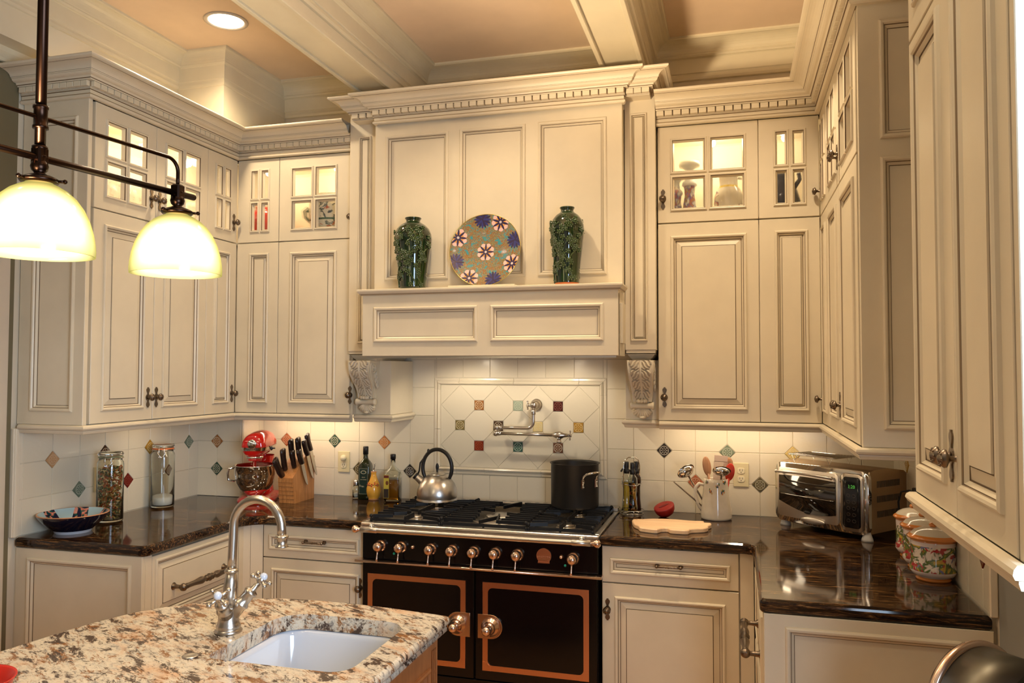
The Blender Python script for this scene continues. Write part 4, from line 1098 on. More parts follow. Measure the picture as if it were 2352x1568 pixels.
# faucet
fc = thing('faucet', 'brushed nickel gooseneck island faucet with two porcelain capped cross handles', 'faucet', (-.205, -2.178, CT))
m = MB(); m.lathe([(.036, 0), (.037, .004), (.033, .008), (.031, .012), (.033, .016), (.029, .022), (.027, .034), (.026, .055), (.024, .065), (.014, .07)], NICK, 28); m.build('faucet_base', fc)
m = MB(); m.tube([(0, 0, .055), (.003, 0, .10), (.005, 0, .13), (.007, 0, .165)], [.022, .0185, .0175, .0125], NICK, 20)
m.lathe([(.0185, .160), (.0185, .166), (.013, .170)], NICK, 20, c=(.007, 0, 0))
pts = [(.008, 0, .165), (.009, 0, .20), (.011, 0, .25), (.012, 0, .285)]; r0 = .0735
pts += [(.012+r0-r0*math.cos(a), 0, .285+r0*math.sin(a)) for a in [PI*k/16 for k in range(1, 17)]] + [(.012+2*r0+.001, 0, .262)]
m.tube(pts, .0117, NICK, 20)
m.lathe([(.0125, .268), (.0175, .266), (.0175, .262), (.0135, .258), (.0140, .242), (.0170, .240), (.0170, .236), (.0110, .234)], NICK, 24, c=(.012+2*r0+.001, 0, 0)); m.build('gooseneck_spout', fc)
def handle(d, L_, bit):
    d = Vector(d).normalized(); b0 = Vector((0, 0, .035)); m = MB()
    ks = [(0, .021), (.045, .0185), (.050, .0215), (.055, .0215), (.060, .0165), (.085, .0160), (.088, .0185), (.093, .0185), (.097, .012), (.103, .008), (.122, .0075)]
    m.tube([b0+d*a*L_ for a, r in ks], [r for a, r in ks], NICK, 20)
    c = b0+d*.132*L_; m.ball(c, .0125, NICK, 14, 10)
    u = d.orthogonal().normalized(); v = d.cross(u)
    for k in range(4):
        w = u*math.cos(PI/2*k+bit)+v*math.sin(PI/2*k+bit); m.tube([c, c+w*.018, c+w*.026], [.0055, .0042, .0036], NICK, 10); m.ball(c+w*.030, .0068, NICK, 10, 8)
    h_ = m.build('cross_handle', fc)
    m = MB(); m.ball(c+d*.010, .0110, WHITE, 14, 8); m.build('porcelain_cap', h_)
handle((.62, .25, .80), 1.0, .3); handle((.15, -.62, .70), .76, .2)
m = MB(); m.lathe([(.019, 0), (.0195, .002), (.016, .0035), (.012, .0025), (0, .0025)], STEEL, 24); o = m.build('air_switch', loc=(-.181, -2.365, CT)); tag(o, 'small round steel button set in the island granite', 'button')

# ------------------------------------------------------------------ pendant fixture, cans
PX, PY, PZ = -.333, -2.25, 1.878
P2 = Vector((-.389, -2.64, 1.878)); P1 = Vector((PX, PY, PZ)); dv = (P2-P1); dn = dv.normalized()
lamp = thing('island_chandelier', 'dark bronze island light with amber glass dome shades on a long bar, upper left', 'lamp', (P2.x, P2.y, 1.878))
LO = (P2.x, P2.y, 1.878)
zb, zt_ = 2.098, 2.190
P3 = P2+dv; e0 = P1-dn*.055; e1 = P3+dn*.055
m = MB(); m.tube([(e0.x, e0.y, zb), (e1.x, e1.y, zb)], .0085, BRNZ, 16); m.ball((e0.x, e0.y, zb), .0085, BRNZ, 12, 8); m.ball((e1.x, e1.y, zb), .0085, BRNZ, 12, 8); m.build('main_bar', lamp, off=LO)
m = MB()
def pt(a, z): q = P1+dn*a; return (q.x, q.y, z)
Lb = dv.length
a0 = [pt(0, 2.115), pt(0, 2.140)]+[pt(.035*(1-math.cos(t)), 2.155+.035*math.sin(t)) for t in [PI/2*k/8 for k in range(9)]]
a1 = [pt(2*Lb-.035*(1-math.cos(t)), 2.155+.035*math.sin(t)) for t in [PI/2*(8-k)/8 for k in range(9)]]+[pt(2*Lb, 2.14), pt(2*Lb, 2.115)]
m.tube(a0+a1, .0050, BRNZ, 12); m.build('upper_rod', lamp, off=LO)
m = MB(); m.tube([(P2.x, P2.y, 2.06), (P2.x, P2.y, 3.27)], .0115, BRNZ, 18)
for z in (2.098, 2.190): m.lathe([(.012, -.026), (.0165, -.026), (.0165, -.020), (.0145, -.018), (.0145, .018), (.0165, .020), (.0165, .026), (.012, .026)], BRNZ, 18, c=(P2.x, P2.y, z))
m.lathe([(.0, 3.275), (.07, 3.275), (.07, 3.262), (.02, 3.245), (0, 3.245)], BRNZ, 24, c=(P2.x, P2.y, 0)); m.build('stem', lamp, off=LO)
shp = [(.143, .000), (.1435, .012), (.142, .030), (.137, .055), (.128, .082), (.113, .110), (.094, .133), (.072, .150), (.050, .161), (.036, .166), (.034, .170)]
shp = [(r*.815, z*.97) for r, z in shp]
for i, p in enumerate((P1, P2, P3)):
    m = MB(); m.lathe([(.0, .228), (.013, .228), (.016, .222), (.010, .216), (.0165, .209), (.019, .200), (.0165, .191), (.010, .185), (.028, .178), (.040, .172), (.042, .168), (.038, .163), (.0, .163)][::-1], BRNZ, 24, c=(p.x, p.y, p.z))
    m.box(p.x-.014, p.x+.014, p.y-.014, p.y+.014, 2.078, 2.122, BRNZ, .004)
    for k in range(3):
        a = 2*PI*k/3+.5; m.tube([(p.x+.036*math.cos(a), p.y+.036*math.sin(a), p.z+.168), (p.x+.052*math.cos(a), p.y+.052*math.sin(a), p.z+.168)], .0035, BRNZ, 8); m.ball((p.x+.053*math.cos(a), p.y+.053*math.sin(a), p.z+.168), .0055, BRNZ, 8, 6)
    h_ = m.build('shade_holder', lamp, off=LO)
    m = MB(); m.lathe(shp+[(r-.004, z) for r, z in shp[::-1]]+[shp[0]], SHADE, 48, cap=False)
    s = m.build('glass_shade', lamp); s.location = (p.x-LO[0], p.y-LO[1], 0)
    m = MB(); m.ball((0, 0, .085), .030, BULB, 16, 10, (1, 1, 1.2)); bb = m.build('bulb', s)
    point('pendant_lamp', (p.x, p.y, p.z+.02), 2.5, WARM, .05)
for i, (x, y) in enumerate(CANS):
    c_ = thing('recessed_light', 'round recessed ceiling light '+('over the left cabinets, the one in view', 'straight above the range, past the top edge', 'above the right counter, past the top edge', 'above the left end of the island', 'above the right end of the island', 'above the near cabinet', 'left of the door, behind the camera', 'right behind the camera')[i], 'light', (x, y, ZC), group='recessed ceiling lights')
    m = MB(); m.lathe([(.100, 0), (.102, -.004), (.092, -.008), (.084, -.006), (.080, -.001)], simple('can_trim', (.62, .55, .45), .4) if i == 0 else MATS['can_trim'], 36, cap=False); m.build('trim_ring', c_)
    m = MB(); m.lathe([(.080, -.003), (.0, -.0035)], MATS.get('can_glow') or emit('can_glow', (1, .93, .80), 9), 36, cap=False); m.build('lens', c_)

# ------------------------------------------------------------------ pot filler
pf = thing('pot_filler', 'brushed nickel folding pot filler tap on the tiled panel above the range', 'tap', (.118, -.012, 1.439))
m = MB(); m.lathe([(.031, 0), (.032, .004), (.029, .007), (.025, .009), (.026, .014), (.020, .022), (.014, .028), (.013, .07)], NICK, 28, axis='y'); m.ball((0, -.062, 0), .0195, NICK, 16, 10); m.build('wall_flange', pf)
def crossh(c, ax, parent, sc=1.0):
    m = MB(); c = Vector(c); d = Vector(ax).normalized(); m.tube([c, c+d*.014*sc], .007*sc, NICK, 12); e = c+d*.016*sc; u = d.orthogonal().normalized(); v = d.cross(u)
    m.ball(e, .0085*sc, NICK, 12, 8)
    for k in range(4):
        w = u*math.cos(PI/2*k+.5)+v*math.sin(PI/2*k+.5); m.tube([e, e+w*.018*sc], .0035*sc, NICK, 8); m.ball(e+w*.020*sc, .0052*sc, NICK, 10, 6)
    m.build('cross_handle', parent)
crossh((-.016, -.064, .0), (-1, -.15, 0), pf)
m = MB(); yA = -.068
pts = [(0, yA, -.01), (0, yA, -.045), (-.001, yA, -.075)]+[(-.036+.035*math.cos(a), yA, -.083-.035*math.sin(a)) for a in [PI/2*k/8 for k in range(9)]]+[(-.10, yA, -.118), (-.185, yA, -.1185)]
m.tube(pts, .0088, NICK, 16); m.lathe([(.0125, -.022), (.0125, -.034), (.0115, -.040), (.0125, -.044), (.009, -.048)], NICK, 18, c=(0, yA, 0))
m.ball((-.197, yA, -.1185), .0150, NICK, 16, 10); m.ball((-.180, yA, -.1185), .0115, NICK, 14, 8, (1.4, 1, 1)); m.build('upper_arm', pf)
yB = -.088; m = MB()
m.ball((-.197, yB, -.147), .0150, NICK, 16, 10); m.ball((-.180, yB, -.147), .0115, NICK, 14, 8, (1.4, 1, 1))
m.tube([(-.197, yA, -.13), (-.197, yB, -.142)], .010, NICK, 12)
m.tube([(-.19, yB, -.147), (.118, yB, -.1485)], .0080, NICK, 16)
m.lathe([(.008, .105), (.012, .112), (.0185, .128), (.021, .140), (.0185, .152), (.011, .166), (.0085, .184)], NICK, 22, axis='x', c=(0, yB, -.1485))
m.lathe([(.017, -.160), (.0115, -.168), (.0105, -.176), (.0135, -.180), (.0135, -.187), (.009, -.189)], NICK, 20, c=(.139, yB, 0)); m.build('lower_arm', pf)
crossh((.180, yB, -.1485), (1, 0, 0), pf)

# ------------------------------------------------------------------ hood shelf ornaments
FOLW = simple('white_flower_glaze', (.86, .60, .52), .2)
def vase(name, lab, loc, H, D, rz, foot=None):
    r = thing(name, lab, 'vase', loc, rz, None)
    N = MATS.get('green_vase_glaze')
    if not N:
        NN = Nt('green_vase_glaze'); v = NN.noise(NN.mapping(NN.co(), (1, 1, .35)), 26, 3, .6)
        NN.set('Base Color', NN.ramp(v, [(.35, (.003, .009, .002)), (.55, (.006, .024, .004)), (.75, (.022, .05, .006))])); NN.set('Roughness', .07); NN.set('Coat Weight', .8); N = NN.m
    pr = [(.330, 0), (.345, .01), (.35, .05), (.375, .20), (.41, .35), (.455, .52), (.49, .64), (.50, .70), (.485, .77), (.43, .84), (.335, .895), (.235, .925), (.190, .945), (.185, .962), (.205, .980), (.222, .990), (.215, 1.0), (.17, .998), (.15, .96), (.15, .90)]
    def R(t):
        for (a, h0), (b_, h1) in zip(pr, pr[1:]):
            if h0 <= t <= h1: return (a+(b_-a)*(t-h0)/max(h1-h0, 1e-6))*D
        return .3*D
    m = MB(); m.lathe([(a*D, h_*H) for a, h_ in pr], N, 48); 
    if foot: m.lathe([(.335*D, 0), (.350*D, .003), (.352*D, .012)], foot, 48, cap=False)
    m.build('vase_body', r)
    rn = random.Random(5+int(rz*10)); m = MB()
    GL = MATS.get('green_relief_glaze') or simple('green_relief_glaze', (.035, .065, .012), .09, coat=.8)
    def S_(a, t, e=0): rr_ = R(t)+e; return Vector((rr_*math.cos(a), rr_*math.sin(a), t*H))
    for b0, t0, sg, Ln in ((-2.6, .03, 1, .55), (-1.6, .26, -1, .50), (-1.0, .05, -1, .50), (-.3, .40, -1, .40), (-2.4, .50, 1, .32), (-1.9, .12, 1, .5), (-.9, .30, 1, .40), (-.5, .05, -1, .45), (-1.5, .60, 1, .24), (.8, .1, 1, .7), (1.8, .1, -1, .7)):
        a, t = b0, t0; pts = []
        nst = 16
        for k in range(nst):
            pts.append(S_(a, t, .0012)); a += sg*(.055+.07*math.sin(k*.8+b0)); t = min(.86, t+Ln/nst*(.7+.6*rn.random()))
            if k % 2 == 1:
                for rep in range(1):
                    fa, ft = a+rn.uniform(-.28, .28), min(.86, t+rn.uniform(-.05, .05)); c0 = S_(fa, ft, .0035); m.ball(c0, .0048, GL, 8, 5)
                    tx = Vector((-math.sin(fa), math.cos(fa), 0))
                    for q in range(5):
                        w = tx*math.cos(2*PI*q/5+a)*.0084+Vector((0, 0, 1))*math.sin(2*PI*q/5+a)*.0084; m.ball(c0+w-Vector((math.cos(fa), math.sin(fa), 0))*.0008, .0050, GL, 8, 5)
        m.tube(pts, [.0042*(1-.5*k/nst) for k in range(nst)], GL, 7)
    m.build('blossom_relief', r)
    return r
vase('vase', 'dark green relief vase standing at the left end of the hood shelf', (-.361, -.548, 2.002), .347, .182, 0)
vase('vase', 'dark green relief vase with an orange foot at the right end of the hood shelf', (.392, -.548, 2.002), .358, .156, -.3, simple('orange_foot', (.55, .14, .03), .4))
# cloisonne plate
N = Nt('cloisonne_scroll_glaze'); p = N.co()
w1 = N.noise(p, 30, 3, .6, out=1); pv = N.n('ShaderNodeVectorMath', operation='MULTIPLY_ADD'); N.l(w1, pv.inputs[0]); pv.inputs[1].default_value = (.02, .02, .02); N.l(p, pv.inputs[2])
vo = N.vor(pv.outputs[0], 150, 'F1'); ve = N.vor(pv.outputs[0], 150, 'DISTANCE_TO_EDGE')
c1 = N.ramp(N.vor(pv.outputs[0], 95, 'F1', 1), [(.0, (.07, .20, .17)), (.35, (.15, .17, .09)), (.55, (.22, .12, .045)), (.8, (.06, .22, .21)), (1, (.20, .17, .08))])
c2 = N.mix(N.ramp(vo, [(.25, (1, 1, 1)), (.40, (0, 0, 0))]), c1, (.36, .085, .02))
c3 = N.mix(N.ramp(ve, [(.03, (1, 1, 1)), (.08, (0, 0, 0))]), c2, (.40, .28, .10))
c4 = N.mix(N.ramp(N.noise(p, 40, 4, .65, .8), [(.56, (0, 0, 0)), (.61, (.85, .85, .85))]), c3, (.02, .30, .36))
N.set('Base Color', c4); N.set('Roughness', .12); N.set('Coat Weight', .5); PLT = N.m
plate = thing('decorative_plate', 'large round enamelled plate with flower medallions leaning on the hood chimney', 'plate', (-.010, -.520, 2.012))
Rp = .176
GOLD = metal('gold_rim', (.62, .50, .16), .25)
tilt = Matrix.Translation((0, .0, Rp*math.cos(.14))) @ Matrix.Rotation(-.14, 4, 'X')
m = MB(tilt)
def py_(r): return .020-.020*(r/Rp)**2.2*1.0
prf = [(0, -py_(0)), (.05, -py_(.05)), (.09, -py_(.09)), (.13, -py_(.13)), (.155, -py_(.155)), (.170, -py_(.170)), (.174, -.001)]
m.lathe(prf, PLT, 72, axis='y', cap=False)
m.build('plate_body', plate, normals=False)
m = MB(tilt); m.lathe([(.1725, -.001), (.175, .002), (.1755, -.001), (.174, -.006), (.13, -.026), (.06, -.030), (0, -.030)], GOLD, 72, axis='y', cap=False); m.build('gold_rim', plate)
PINK = simple('pink_petal_enamel', (.82, .52, .45), .15, coat=.5); ORG = simple('orange_petal_enamel', (.85, .38, .08), .15, coat=.5); NAVY = simple('navy_petal_enamel', (.045, .030, .075), .15, coat=.5); BLUE = simple('blue_petal_enamel', (.045, .045, .18), .15, coat=.5); CWH = simple('flower_center_enamel', (.6, .5, .48), .3)
def flower(m, cx, cz, r, kind, rot=0):
    def put_(pts, mat, lift):
        cl = [p for p in pts]
        q = []
        for x, z in cl:
            d = math.hypot(x, z)
            if d > .172: x, z = x*.172/d, z*.172/d; d = .172
            q.append(m.V((x, +py_(d)*1.0-lift-.0, z)))
        if len(q) > 2: m.F(q, mat)
    def petal(a, l0, l1, w, mat, lift, n=8):
        ca, sa = math.cos(a), math.sin(a); pts = []
        for k in range(2*n):
            t = PI*k/n; u = (l0+l1)/2-(l1-l0)/2*math.cos(t); v = w*math.sin(t); pts.append((cx+u*ca-v*sa, cz+u*sa+v*ca))
        put_(pts, mat, lift)
    if kind == 0:
        for k in range(8): petal(rot+PI/4*k+PI/8, r*.36, r, r*.30, PINK, .0006)
        for k in range(8): petal(rot+PI/4*k+PI/8, 0, r*.62, r*.13, ORG, .0009)
        for k in range(8): petal(rot+PI/4*k, .0, r*.90, r*.115, NAVY, .0012)
        petal(0, -r*.14, r*.14, r*.14, CWH, .0016)
    else:
        for k in range(16): petal(rot+PI/8*k, 0, r, r*.14, BLUE if k % 2 else NAVY, .0006+.0001*(k % 3))
        petal(0, -r*.10, r*.10, r*.10, NAVY, .0016)
# y sign: front of plate faces -y; surface y = -depth -> deeper at the centre
def py_(r): return .020*(1-(min(r, Rp)/Rp)**2.2)
m = MB(tilt); flower(m, 0, -.005, .043, 0); m.build('flower_medallion', plate, normals=False)
for a, k in ((97, 1), (62, 0), (17, 1), (-27, 0), (-72, 1), (-118, 0), (-160+0, 1), (154, 0)):
    m = MB(tilt); flower(m, .152*math.cos(math.radians(a)), .152*math.sin(math.radians(a)), .042 if k else .045, k, rot=a*.02); m.build('flower_medallion', plate, normals=False)
m = MB(); m.box(-.155, .165, -.075, -.030, .0, .008, P, .002); o = m.build('shelf_strip', loc=(0, -.548, 2.002)); tag(o, 'thin cream wooden strip lying on the hood shelf in front of the plate', 'strip')

# ------------------------------------------------------------------ outlets
def outlet(x, z, lab, upper_plug):
    r = thing('power_outlet', lab, 'outlet', (x, -.008, z)); m = MB(); m.box(-.036, .036, -.006, 0.002, -.058, .058, IVORY, .002); m.build('cover_plate', r)
    for k, zz in enumerate((.020, -.020)):
        m = MB()
        if upper_plug and k == 0: m.lathe([(.017, .006), (.0175, .012), (.014, .022), (.012, .024), (0, .024)], IVORY2, 24, axis='y', c=(0, 0, .022)); m.build('plug_in_cap', r); continue
        m.prism([(a, b_+zz) for a, b_ in rrect(-.017, .017, -.0145, .0145, .010, 4)], -.006, -.0085, IVORY2, bev=.0008, axis='y')
        for sx in (-.006, .006): m.box(sx-.001, sx+.001, -.0092, -.0084, zz-.001, zz+.008, DARKM)
        m.lathe([(.0022, .0084), (.0022, .0092)], DARKM, 10, axis='y', c=(0, 0, zz-.007)); m.build('socket', r)
outlet(-.996, 1.105, 'ivory wall outlet left of the range with a round cap plugged in', True)
outlet(1.146, 1.112, 'ivory wall outlet behind the utensil pitcher', False)
r = thing('power_outlet', 'ivory wall outlet behind the pasta jar on the left wall', 'outlet', (XL+.008, -.935, 1.10), PI/2); m = MB(); m.box(-.036, .036, -.006, 0.002, -.058, .058, IVORY, .002); m.build('cover_plate', r)

# ------------------------------------------------------------------ left counter: bowl and jars
N = Nt('painted_bowl_interior'); o_ = N.sep(N.co()); a = N.m1('ARCTAN2', o_[1], o_[0]); rr1 = N.m1('SQRT', N.m1('ADD', N.m1('MULTIPLY', o_[0], o_[0]), N.m1('MULTIPLY', o_[1], o_[1])))
fl = N.m1('COSINE', N.m1('MULTIPLY', a, 6)); rad = N.m1('DIVIDE', rr1, .14)
blob = N.m1('GREATER_THAN', N.m1('SUBTRACT', fl, N.m1('MULTIPLY', N.m1('ABSOLUTE', N.m1('SUBTRACT', rad, .72)), 2.2)), -.25)
nz = N.noise(N.co(), 34, 3, .6, 1.0)
cc = N.mix(blob, (.42, .60, .66), N.ramp(nz, [(.46, (.008, .010, .045)), (.5, (.01, .10, .08)), (.54, (.01, .13, .10)), (.56, (.62, .16, .10)), (.66, (.75, .34, .26))]))
cc = N.mix(N.m1('LESS_THAN', rad, .42), cc, N.ramp(nz, [(.44, (.01, .015, .05)), (.5, (.02, .20, .15)), (.6, (.70, .22, .16))]))
N.set('Base Color', cc); N.set('Roughness', .12); N.set('Coat Weight', .5); BOWLI = N.m
NAVYG = simple('navy_bowl_glaze', (.006, .006, .016), .10, coat=.6); TERR = simple('terracotta_rim', (.55, .24, .10), .35)
bw = thing('ceramic_bowl', 'wide navy ceramic bowl with painted flowers inside at the left counter end', 'bowl', (-1.665, -1.222, CT))
m = MB(); m.lathe([(.072, 0), (.074, .004), (.078, .012), (.100, .030), (.124, .052), (.138, .070), (.142, .080)], NAVYG, 48, cap=False, mats=[WHITE, WHITE]+[NAVYG]*4); m.lathe([(.142, .080), (.141, .0835), (.137, .083)], TERR, 48, cap=False); m.lathe([(.072, 0), (0, .001)], WHITE, 48, cap=False); m.build('bowl_outside', bw)
m = MB(); m.lathe([(.137, .083), (.128, .070), (.112, .050), (.088, .028), (.060, .014), (0, .010)], BOWLI, 64, cap=False); m.build('bowl_inside', bw)
def jar(loc, lab, H, R_, wire=True):
    r = thing('glass_jar', lab, 'jar', loc)
    m = MB(); out = [(0, 0), (R_*.90, 0), (R_*.98, .004), (R_, .012), (R_, H*.80), (R_*.97, H*.845), (R_*.86, H*.875), (R_*.85, H*.91)]
    inn = [(R_*.80, H*.91), (R_*.81, H*.875), (R_*.92, H*.835), (R_*.945, H*.79), (R_*.945, .016), (R_*.85, .010), (0, .009)]
    m.lathe(out+inn, GLS, 40, cap=False); m.build('jar_body', r)
    m = MB(); m.lathe([(0, H*.935), (R_*.80, H*.935), (R_*.93, H*.94), (R_*.95, H*.965), (R_*.90, H*.99), (R_*.5, H*1.0), (0, H*1.0)], GLS, 40, cap=False); lid = m.build('glass_lid', r)
    m = MB(); m.lathe([(R_*.86, H*.9135), (R_*.92, H*.915), (R_*.93, H*.922), (R_*.92, H*.929), (R_*.86, H*.9305)], simple('orange_rubber_seal', (.75, .20, .06), .5) if 'orange_rubber_seal' not in MATS else MATS['orange_rubber_seal'], 32); m.build('rubber_seal', r)
    if wire == 'green': r.children[-1].data.materials[0] = MATS.get('green_tin_seal') or simple('green_tin_seal', (.30, .33, .20), .35, .6)
    m = MB(); 
    for z in (H*.905, H*.955): m.tube([(R_*.965*math.cos(t), R_*.965*math.sin(t), z) for t in [2*PI*k/32 for k in range(32)]], .0016, CHROME, 6, closed=True)
    m.tube([(R_*.97, -.012, H*.955), (R_*1.12, -.012, H*.90), (R_*1.05, -.014, H*.80), (R_*1.05, .014, H*.80), (R_*1.12, .012, H*.90), (R_*.97, .012, H*.955)], .0017, CHROME, 6)
    m.tube([(R_*.97, -.018, H*.905), (R_*1.08, -.018, H*.86), (R_*1.10, 0, H*.78), (R_*1.08, .018, H*.86), (R_*.97, .018, H*.905)], .0017, CHROME, 6)
    o = m.build('wire_clasp', r); o.rotation_euler = (0, 0, -1.0)
    return r
j = jar((-1.690, -.985, CT), 'tall clip jar full of tricolour pasta on the left counter', .325, .058, 'green')
rn = random.Random(3); PM = [simple('pasta_green', (.09, .10, .02), .5), simple('pasta_orange', (.55, .13, .03), .5), simple('pasta_yellow', (.50, .30, .08), .5)]
m = MB()
for k in range(420):
    t = rn.random(); rr_ = .049*math.sqrt(rn.random()) if k % 3 else .046; a = rn.random()*2*PI; z = .018+t*.236
    c = Vector((rr_*math.cos(a), rr_*math.sin(a), z)); d = Vector((rn.uniform(-1, 1), rn.uniform(-1, 1), rn.uniform(-.7, .7))).normalized(); u = d.orthogonal().normalized(); v = d.cross(u)
    pts = [c+d*(s_-2)*.0058+(u*math.cos(s_*1.5)+v*math.sin(s_*1.5))*.0028 for s_ in range(5)]
    ok = [p_ for p_ in pts if math.hypot(p_.x, p_.y) < .0515 and .012 < p_.z < .275]
    if len(ok) >= 3: m.tube(ok, .0032, PM[k % 3], 5)
o = m.build('pasta', j, normals=False); o['kind'] = 'stuff'; o['label'] = 'red, green and yellow pasta twists'
j = jar((-1.722, -.592, CT), 'tall clear clip jar with a little white sugar in the left corner', .325, .057)
m = MB(); m.lathe([(0, .010), (.045, .010), (.052, .016), (.0525, .048), (.040, .053), (0, .050)], SALT, 36); o = m.build('sugar', j); o['label'] = 'white sugar'

# ------------------------------------------------------------------ stand mixer
mx = thing('stand_mixer', 'glossy red stand mixer with a steel bowl in the back left corner', 'mixer', (-1.372, -.245, CT), .30)
m = MB()
bp1 = [(-.078, -.17), (.078, -.17)]+arc(.052, .12, .036, 0, 90, 4)+arc(-.052, .12, .036, 90, 180, 4)
bp1 = arc(0, -.085, .098, 195, 345, 12)+arc(.055, .115, .03, 0, 90, 4)+arc(-.055, .115, .03, 90, 180, 4)
R_ = [[m.V((x*k, y*k, z)) for x, y in bp1] for k, z in ((.98, 0), (1.0, .004), (1.0, .014), (.93, .026), (.80, .036), (.6, .040))]
for a, b_ in zip(R_, R_[1:]):
    for k in range(len(a)): m.F([a[k], a[(k+1) % len(a)], b_[(k+1) % len(a)], b_[k]], RED, True)
m.F(R_[-1], RED); m.build('mixer_base', mx)
m = MB(); sec = [(.03, .052, .070, .085), (.08, .042, .058, .088), (.14, .040, .052, .090), (.20, .044, .056, .086), (.235, .052, .064, .080)]
R_ = [[m.V((w*math.cos(t), yc+d_*math.sin(t)-.015, z)) for t in [2*PI*k/24 for k in range(24)]] for z, w, d_, yc in sec]
for a, b_ in zip(R_, R_[1:]):
    for k in range(24): m.F([a[k], a[(k+1) % 24], b_[(k+1) % 24], b_[k]], RED, True)
m.build('mixer_column', mx)
m = MB(); hs = [(-.168, .024, .304), (-.166, .046, .302), (-.158, .058, .302), (-.13, .065, .305), (-.06, .069, .309), (.0, .069, .311), (.06, .064, .309), (.11, .053, .305), (.145, .035, .300), (.155, .010, .297)]
R_ = [[m.V((r*1.0*math.cos(t), y, zc+r*.98*math.sin(t))) for t in [2*PI*k/32 for k in range(32)]] for y, r, zc in hs]
for a, b_ in zip(R_, R_[1:]):
    for k in range(32): m.F([a[k], b_[k], b_[(k+1) % 32], a[(k+1) % 32]], RED, True)
m.F(R_[0][::-1], RED); m.F(R_[-1], RED); hd = m.build('motor_head', mx)
m = MB(); m.lathe([(.0235, .160), (.0235, .176), (.020, .178), (.0, .178)], CHROME, 28, axis='y', c=(0, 0, .316)); m.build('hub_cap', hd)
m = MB()
# wrap band: follow head outline at two heights
def head_xy(z):
    L_ = []
    for y, r, zc in hs[1:]:
        s_ = (z-zc)/(r*.98)
        if abs(s_) < 1: L_.append((r*math.sqrt(1-s_*s_)+.0018, y-.0035 if y < -.15 else y))
    return L_
lo, hi_ = head_xy(.279), head_xy(.297)
nn = min(len(lo), len(hi_)); lo, hi_ = lo[:nn], hi_[:nn]
A = [m.V((-x, y, .279)) for x, y in lo[::-1]]+[m.V((x, y, .279)) for x, y in lo]; B = [m.V((-x, y, .297)) for x, y in hi_[::-1]]+[m.V((x, y, .297)) for x, y in hi_]
for k in range(len(A)-1): m.F([A[k], A[k+1], B[k+1], B[k]], CHROME, True)
bnd = m.build('chrome_band', hd, normals=False)
lettering('KitchenAid', .0150, BLKP, bnd, Matrix.Translation((.0, -.1702, .2880)) @ FACE)
m = MB(); m.lathe([(.040, .270), (.042, .255), (.043, .248)], RED, 28, c=(0, -.118, 0)); m.lathe([(.043, .2485), (.0435, .240), (.040, .238)], CHROME, 28, c=(0, -.118, 0)); m.lathe([(.036, .238), (.034, .224), (.012, .222), (.010, .17)], RED, 28, c=(0, -.118, 0)); m.build('beater_hub', mx)
m = MB(); m.lathe([(.011, .062), (.013, .068), (.004, .074), (.004, .085)], BLKP, 14, axis='x', c=(0, -.04, .282)); m.build('speed_knob', mx)
m = MB()
bpf = [(.030, .030), (.040, .031), (.042, .036), (.036, .042), (.048, .050), (.078, .076), (.098, .110), (.107, .150), (.109, .196), (.1135, .199), (.1135, .202), (.107, .2015)]
m.lathe(bpf+[(.105, .15), (.095, .11), (.07, .078), (0, .06)], CHROME, 48, c=(0, -.105, 0)); m.build('steel_bowl', mx)
m = MB(); m.tube([(-.098, -.130, .188), (-.128, -.140, .185), (-.134, -.142, .160), (-.130, -.141, .125), (-.100, -.131, .118)], .0062, CHROME, 10); m.build('bowl_handle', mx)

# ------------------------------------------------------------------ knife block
kb = thing('knife_block', 'wooden knife block full of dark handled knives beside the red mixer', 'knife block', (-1.212, -.316, CT), PI/2)
# local: x runs away from the camera (world +y), y to world -x (block spans y 0..-.085)
W_ = .088
pf_ = [(0, 0), (.205, 0), (.205, .232), (.115, .245), (-.018, .135)]
m = MB(); m.prism(pf_, 0, -W_, BLOCKW, axis='y'); body = m.build('wood_block', kb)
m = MB()
for i in range(4):
    for j in range(6):
        g = .0005; y0_ = -.0002-i*W_/4; x_ = -.0022-.018*((j+.5)*.022/.135)
        m.box(x_, x_+.004, y0_-W_/4+g, y0_-g, j*.0222+g+.0005, (j+1)*.0222-g, [BLOCKW, OAK][0])
m.build('end_grain_tiles', kb)
n_ = Vector((-.110, 0, .133)); n_.normalize(); tdir = Vector((.133, 0, .110)).normalized()
def khandle(base, d, L_, w, mat=KHND):
    d = Vector(d).normalized(); b0 = Vector(base); k_ = thing_knife = bpy.data.objects.new('kitchen_knife', None); COL.objects.link(k_)
    m = MB(); u = Vector((0, 1, 0)); s_ = d.cross(u).normalized()
    R2 = []
    for t, a, b2 in ((0, .8, 1), (.10, .9, 1), (.3, 1.05, 1.0), (.55, .95, .95), (.8, 1.1, .95), (.95, 1.15, .8), (1.0, .8, .5)):
        c = b0+d*L_*t+s_*w*(.25*math.sin(t*2.5))
        R2.append([m.V(c+s_*math.cos(q)*w*a*.62+u*math.sin(q)*w*.42*b2) for q in [2*PI*k/12 for k in range(12)]])
    for a, b2 in zip(R2, R2[1:]):
        for k in range(12): m.F([a[k], a[(k+1) % 12], b2[(k+1) % 12], b2[k]], mat, True)
    m.F(R2[0][::-1], mat); m.F(R2[-1], mat)
    k_.parent = None; return m, k_
WK = Matrix.Translation((-1.212, -.316, CT)) @ Matrix.Rotation(PI/2, 4, 'Z')
